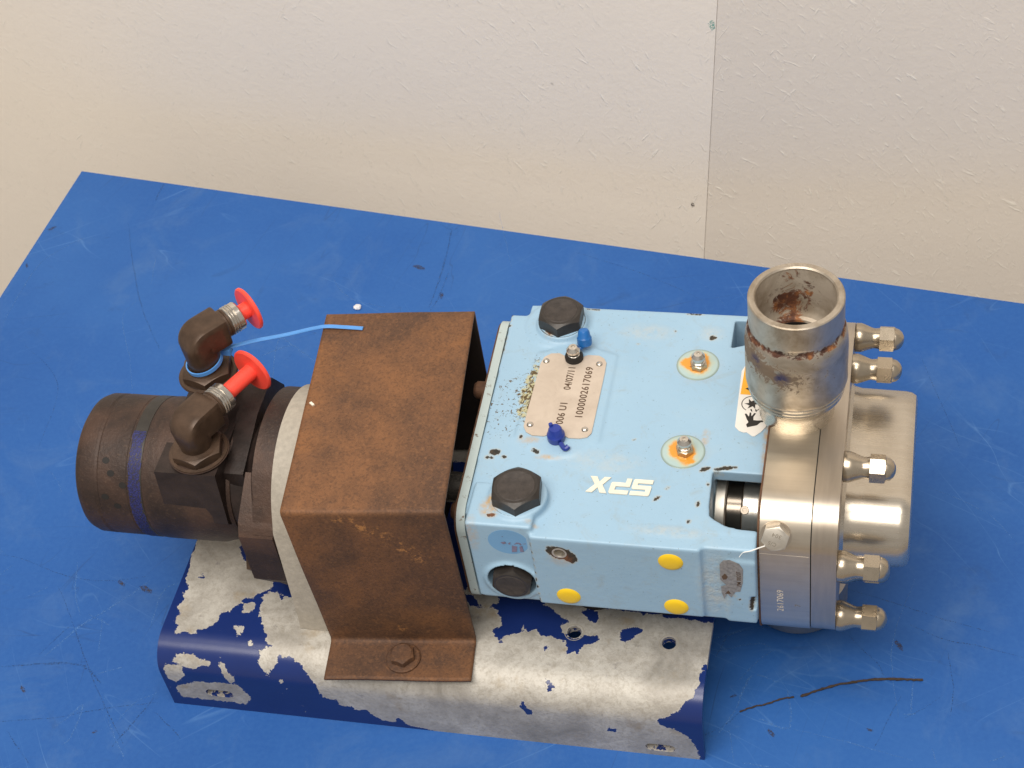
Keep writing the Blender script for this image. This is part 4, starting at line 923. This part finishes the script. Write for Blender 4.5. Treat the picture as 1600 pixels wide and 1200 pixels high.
bm = bmesh.new(); fpoly(bm, foil, -91.9, .12); fo = obj('foil_label', bm, 'foil', U, angle=None)
text('printed_text', 'PM 00207', 3.0, Matrix(((0, -1, 0, -23.6), (0, 0, 0, -92.9), (1, 0, 0, 73.5), (0, 0, 0, 1))) @ Matrix.Identity(4), 'ink', fo, 1.0, .05, 1.0, .01) if False else None
TX = lambda x_, y_, z_: Matrix(((0, -1, 0, x_), (0, 0, -1, y_), (1, 0, 0, z_), (0, 0, 0, 1)))   # text runs upward on a face looking at -Y
text('printed_text', 'PM 00207', 3.3, TX(-23.4, -92.06, 74), 'ink', fo, 1.0, .05, 1.0, .01)
bm = bmesh.new(); fpoly(bm, [(-32.8, 75), (-31, 78), (-29.4, 75.4), (-30.2, 73), (-32, 72.4)], -92.04, .05); fpoly(bm, [(-31.4, 59.6), (-29.4, 63), (-28.2, 60)], -92.04, .05); obj('foil_print', bm, 'ink', fo, angle=None)

# seal seen through the front opening
def cyl(name, x0, x1, r, mat, parent, y_=MY - 1, z_=MZ, ch=.6, seg=56, label=None):
    bm = bmesh.new(); lathe(bm, [(0, x0), (r - ch, x0), (r, x0 + ch), (r, x1 - ch), (r - ch, x1), (0, x1)], XF(0, y_, z_), seg)
    o = obj(name, bm, mat, parent)
    if label: o['label'] = label
    return o
for yy in (MY - 1, 33):
    s1 = cyl('seal_ring', -42.5, -36, 20.5, 'ss_matte', U, yy, ch=.8); 
    cyl('seal_sleeve', -36, -27, 18.2, 'steel_dark', s1, yy)
    cyl('seal_collar', -27, -17.5, 19.2, 'ss_bright', s1, yy); cyl('seal_lip', -17.5, -14.4, 20, 'ss_matte', s1, yy)
    if yy < 0:
        bm = bmesh.new(); t = math.radians(128); M = frame((-25.2, yy + 18.9 * math.cos(t), MZ + 18.9 * math.sin(t)), (0, math.cos(t), math.sin(t)))
        lathe(bm, [(0, .6), (1.1, .6), (1.2, .9), (2.3, .9), (2.6, .2)], M, 20); obj('set_screw', bm, 'steel_dark', s1)
# mounting feet between gear case and base
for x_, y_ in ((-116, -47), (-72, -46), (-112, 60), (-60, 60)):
    bm = bmesh.new(); lathe(bm, [(0, -9.8), (15, -9.8), (15, -7.5), (12, -5), (9, 1), (9, 38), (0, 38)], frame((x_, y_, 0), (0, 0, 1)), 40); obj('support_foot', bm, 'void', U)  # near-black colour paints in the shade under the gear case

# ---------------- stainless pump body
bm = bmesh.new(); prism(bm, rrect(84.6, 54.6, 24, 10, 0, 60), -14.1, -13.2, XF()); obj('gasket', bm, 'gasket', U)
bm = bmesh.new(); prism(bm, dedupe(rrect(84, 54, 24, 14, 0, 60)), -13.1, 14, XF(), bev=.7); casing = obj('rotor_casing', bm, 'ss_brush', U, angle=22, label='brushed stainless rotor casing')
bm = bmesh.new(); prism(bm, dedupe(rrect(83.6, 53.6, 24, 14, 0, 60)), 14.6, 28, XF(), bev=.8); flange = obj('cover_flange', bm, 'ss_flange', U, angle=22, label='stainless front cover flange')
bm = bmesh.new(); prism(bm, dedupe(rrect(83.2, 53.2, 24, 14, 0, 60)), 13.9, 14.7, XF()); obj('joint_line', bm, 'void', flange)
bm = bmesh.new()
pr = [(61.5, 28.5, 27.9), (59.5, 26.5, 30), (58.6, 25.6, 34), (58.2, 25.2, 59), (57.7, 24.7, 62.5), (56.2, 23.2, 65), (53.5, 20.5, 66), (47, 14, 66)]
rings = []
for w_, h_, xx in pr:
    r_ = min(24.0 if h_ > 24 else h_ - .01, h_ - .01); rings.append([bm.verts.new((xx, p[0], p[1])) for p in rrect(w_, h_, max(2, h_ - .3), 12, 0, 60)])
for A, B in zip(rings, rings[1:]):
    n = len(A)
    for i in range(n): bm.faces.new((A[i], A[(i + 1) % n], B[(i + 1) % n], B[i]))
bm.faces.new(rings[-1])
obj('cover_nose', bm, 'ss_nose', flange, angle=30, label='polished obround nose of the front cover')
# fine machining step lines
for xx in ():
    pass
# acorn nuts
nuts = [(73, 98), (40, 106), (-34, 106), (-76, 72), (-73, 22), (34, 14), (-34, 14), (73, 22)]
col0 = hex0 = None
for k, (yy, zz) in enumerate(nuts):
    a0 = [.35, .12, .55, .05, .0, .3, .1, .2][k]
    nut_at = (28.2, yy, zz)
    if col0 is None:
        bm = bmesh.new(); lathe(bm, [(0, 0), (8.4, 0), (8.6, .4), (8.6, 3.2), (8.0, 5), (6.2, 9.5), (5.9, 11), (6.1, 13), (6.4, 14), (0, 14)], XF(*nut_at), 40)
        col0 = obj('acorn_nut', bm, 'ss_nut', flange, org=nut_at)
        bm = bmesh.new(); M = XF(*nut_at)
        hexhead(bm, M, 8.0, 14, 22.6, 0, .5)
        lathe(bm, [(0, 28), (2.2, 27.7), (4.4, 26.6), (6, 24.8), (6.7, 22.6), (6.7, 22.2), (0, 22.2)], M, 32)
        hex0 = obj('hex_dome', bm, 'ss_nut', col0, org=nut_at); hex0.rotation_euler = (a0, 0, 0); hex0.scale = (1, 1, 1)
    else:
        n_ = inst('acorn_nut', col0, nut_at, flange); h_ = inst('hex_dome', hex0, nut_at, n_); h_.rotation_euler = (a0, 0, 0)
# hex bolt in the casing corner
t = math.radians(27); nv = Vector((0, -math.cos(t), math.sin(t))); bp = Vector((-4.2, -60 - 24 * math.cos(t), 90 + 24 * math.sin(t)))
M = frame(bp, nv) 
bm = bmesh.new(); hexhead(bm, M, 7.7, -1, 4.8, .25, .5)
hb = obj('hex_bolt', bm, 'ss_matte', casing)
bm = bmesh.new(); lathe(bm, [(8.4, -1), (8.4, .25), (0, .25)], M, 36); obj('washer', bm, 'ss_flange', hb)
# orientation of the head marks: face x axis -> +X
MM = Matrix.Translation(bp + nv * 4.87) @ Matrix((Vector((1, 0, 0)), nv.cross(Vector((1, 0, 0))), nv)).transposed().to_4x4()
text('head_mark', '304', 3.3, MM @ Matrix.Translation((.9, 2.2, 0)) @ Matrix.Rotation(PI - .3, 4, 'Z'), 'etch_dark', hb, 1.1, 0, 1, .01)
text('head_mark', 'C/S', 3.0, MM @ Matrix.Translation((-1.4, -2.6, 0)) @ Matrix.Rotation(PI - .3, 4, 'Z'), 'etch_dark', hb, 1.1, 0, 1, .01)
text('scribed_number', '2617069', 5.2, TX(-2.0, -84.06, 46.5), 'etch', casing, 1.12, -.02, .98, .01)
text('scribed_number', '7', 4.6, TX(7.6, -84.06, 43), 'etch_dark', casing, 1.0, 0, .9, .01)
bm = bmesh.new(); fpoly(bm, [(-12.8, 87.8), (13.6, 87.6), (13.6, 87.9), (-12.8, 88.1)], -84.02, .03); obj('machining_line', bm, 'etch', casing, angle=None)
# white thread caught at the bolt
bm = bmesh.new(); tube(bm, smoothpath([(-9.5, -87.5, 99.2), (-13, -89.6, 99.4), (-17, -91.8, 99.2), (-20.5, -92.6, 98.6), (-22.5, -94.4, 96.6)], 6), [.38] * 12 + [.3] * 6 + [.15] * 7, 6)
tag(obj('thread', bm, 'thread'), 'short white thread caught beside the hex bolt on the casing corner', 'thread')

# ---------------- top port pipe
bm = bmesh.new()
prof = [(21.2, 200), (20.7, 192), (20.5, 175), (19.6, 170.5), (18.0, 167.8), (16.0, 167.0), (15.4, 165.6), (15.4, 142), (0, 142)]
prof = prof[::-1] + [(22.0, 200.8), (24.8, 200.8), (25.4, 200.2), (25.4, 184), (25.0, 182.6), (25.0, 180.6), (26.0, 179.2), (27.0, 175.5), (27.6, 170), (27.6, 141.5), (27.0, 140.2), (25.4, 140.0), (20, 140)]
def densify(pf, st=1.6):
    out = []
    for p, q in zip(pf, pf[1:]):
        m = max(1, int(math.hypot(q[0] - p[0], q[1] - p[1]) / st)); out += [(p[0] + (q[0] - p[0]) * k / m, p[1] + (q[1] - p[1]) * k / m) for k in range(m)]
    return out + [pf[-1]]
lathe(bm, densify(prof, 1.3), frame((0, 0, 0), (0, 0, 1)), 96)
for v in bm.verts:
    r = math.hypot(v.co.x, v.co.y)
    if 140 < v.co.z < 182 and r > 24:
        k = .2 * mnoise.noise(v.co * .07) + .12 * mnoise.noise(v.co * .2); v.co.x *= 1 + k / r; v.co.y *= 1 + k / r
pipe = obj('inlet_port', bm, 'pipe', U, angle=25, label='rust stained stainless port pipe standing open upward')
c = coords(pipe); r = np.hypot(c[:, 0], c[:, 1]); ang = np.degrees(np.arctan2(c[:, 1], c[:, 0])); z = c[:, 2]
inner = (r < 22.5) & (z < 199)
da = lambda a0: np.abs((ang - a0 + 180) % 360 - 180)
setattr_(pipe.data, 'inside', np.where((r < 23) & (z < 199.5), 1.0, 0.0))
rust = np.where(inner, np.clip(1.3 - da(96) / 40, 0, .75) * np.clip(1.25 - np.abs(z - 184) / 18, 0, 1), 0)
rust = np.maximum(rust, np.where(inner & (z < 184), np.clip(1.6 - da(108) / 24, 0, 1.25), 0))
rust = np.maximum(rust, np.where(~inner, np.clip(1.7 - np.abs(z - 180.8) / 2.0, 0, 1.3), 0))
setattr_(pipe.data, 'rust', rust)
marks = np.where(~inner & (z < 178) & (z > 150), np.clip(1.3 - np.abs(z - (171 - da(-160) * .10)) / 9, 0, 1.1) * np.clip(1.5 - da(-140) / 60, 0, 1) + .35, 0)
setattr_(pipe.data, 'scale_marks', marks)
ink = np.where(~inner, np.clip(1.4 - np.hypot(da(-102) * .48, (z - 165)) / 4.2, 0, 1) + np.clip(1.4 - np.hypot(da(-136) * .48, (z - 170)) / 3.6, 0, 1), 0)
setattr_(pipe.data, 'inkmark', np.clip(ink, 0, 1))
bm = bmesh.new(); lathe(bm, [(0, 143), (15.3, 143), (15.3, 166), (15.1, 166), (15.1, 143.5), (0, 143.5)], frame((0, 0, 0), (0, 0, 1)), 40); obj('bore', bm, 'void', pipe)  # near-black liner, the shade down the bore is put into its colour
bm = bmesh.new(); lathe(bm, [(0, 139.9), (26.4, 139.9), (26.9, 139.2), (26.9, 137.8), (26.2, 137.0), (26.6, 136.2), (26.6, 135.2), (25.7, 134.4), (26.0, 133.6), (26.0, 132.7), (24.6, 131.4), (22.4, 127), (21, 122), (20.8, 113)], frame((0, 0, 0), (0, 0, 1)), 72)
obj('collar', bm, 'ss_nose', pipe, angle=25, label='shiny grooved collar at the foot of the port')
bm = bmesh.new(); lathe(bm, [(20, 8), (20, -20), (26, -30), (31, -36), (31, -60), (29.5, -62), (24, -62), (24, -30), (0, -30)], frame((0, 0, 0), (0, 0, 1)), 64)
obj('outlet_port', bm, 'ss_flange', U, label='lower port below the casing')
print('objects', len(bpy.data.objects))
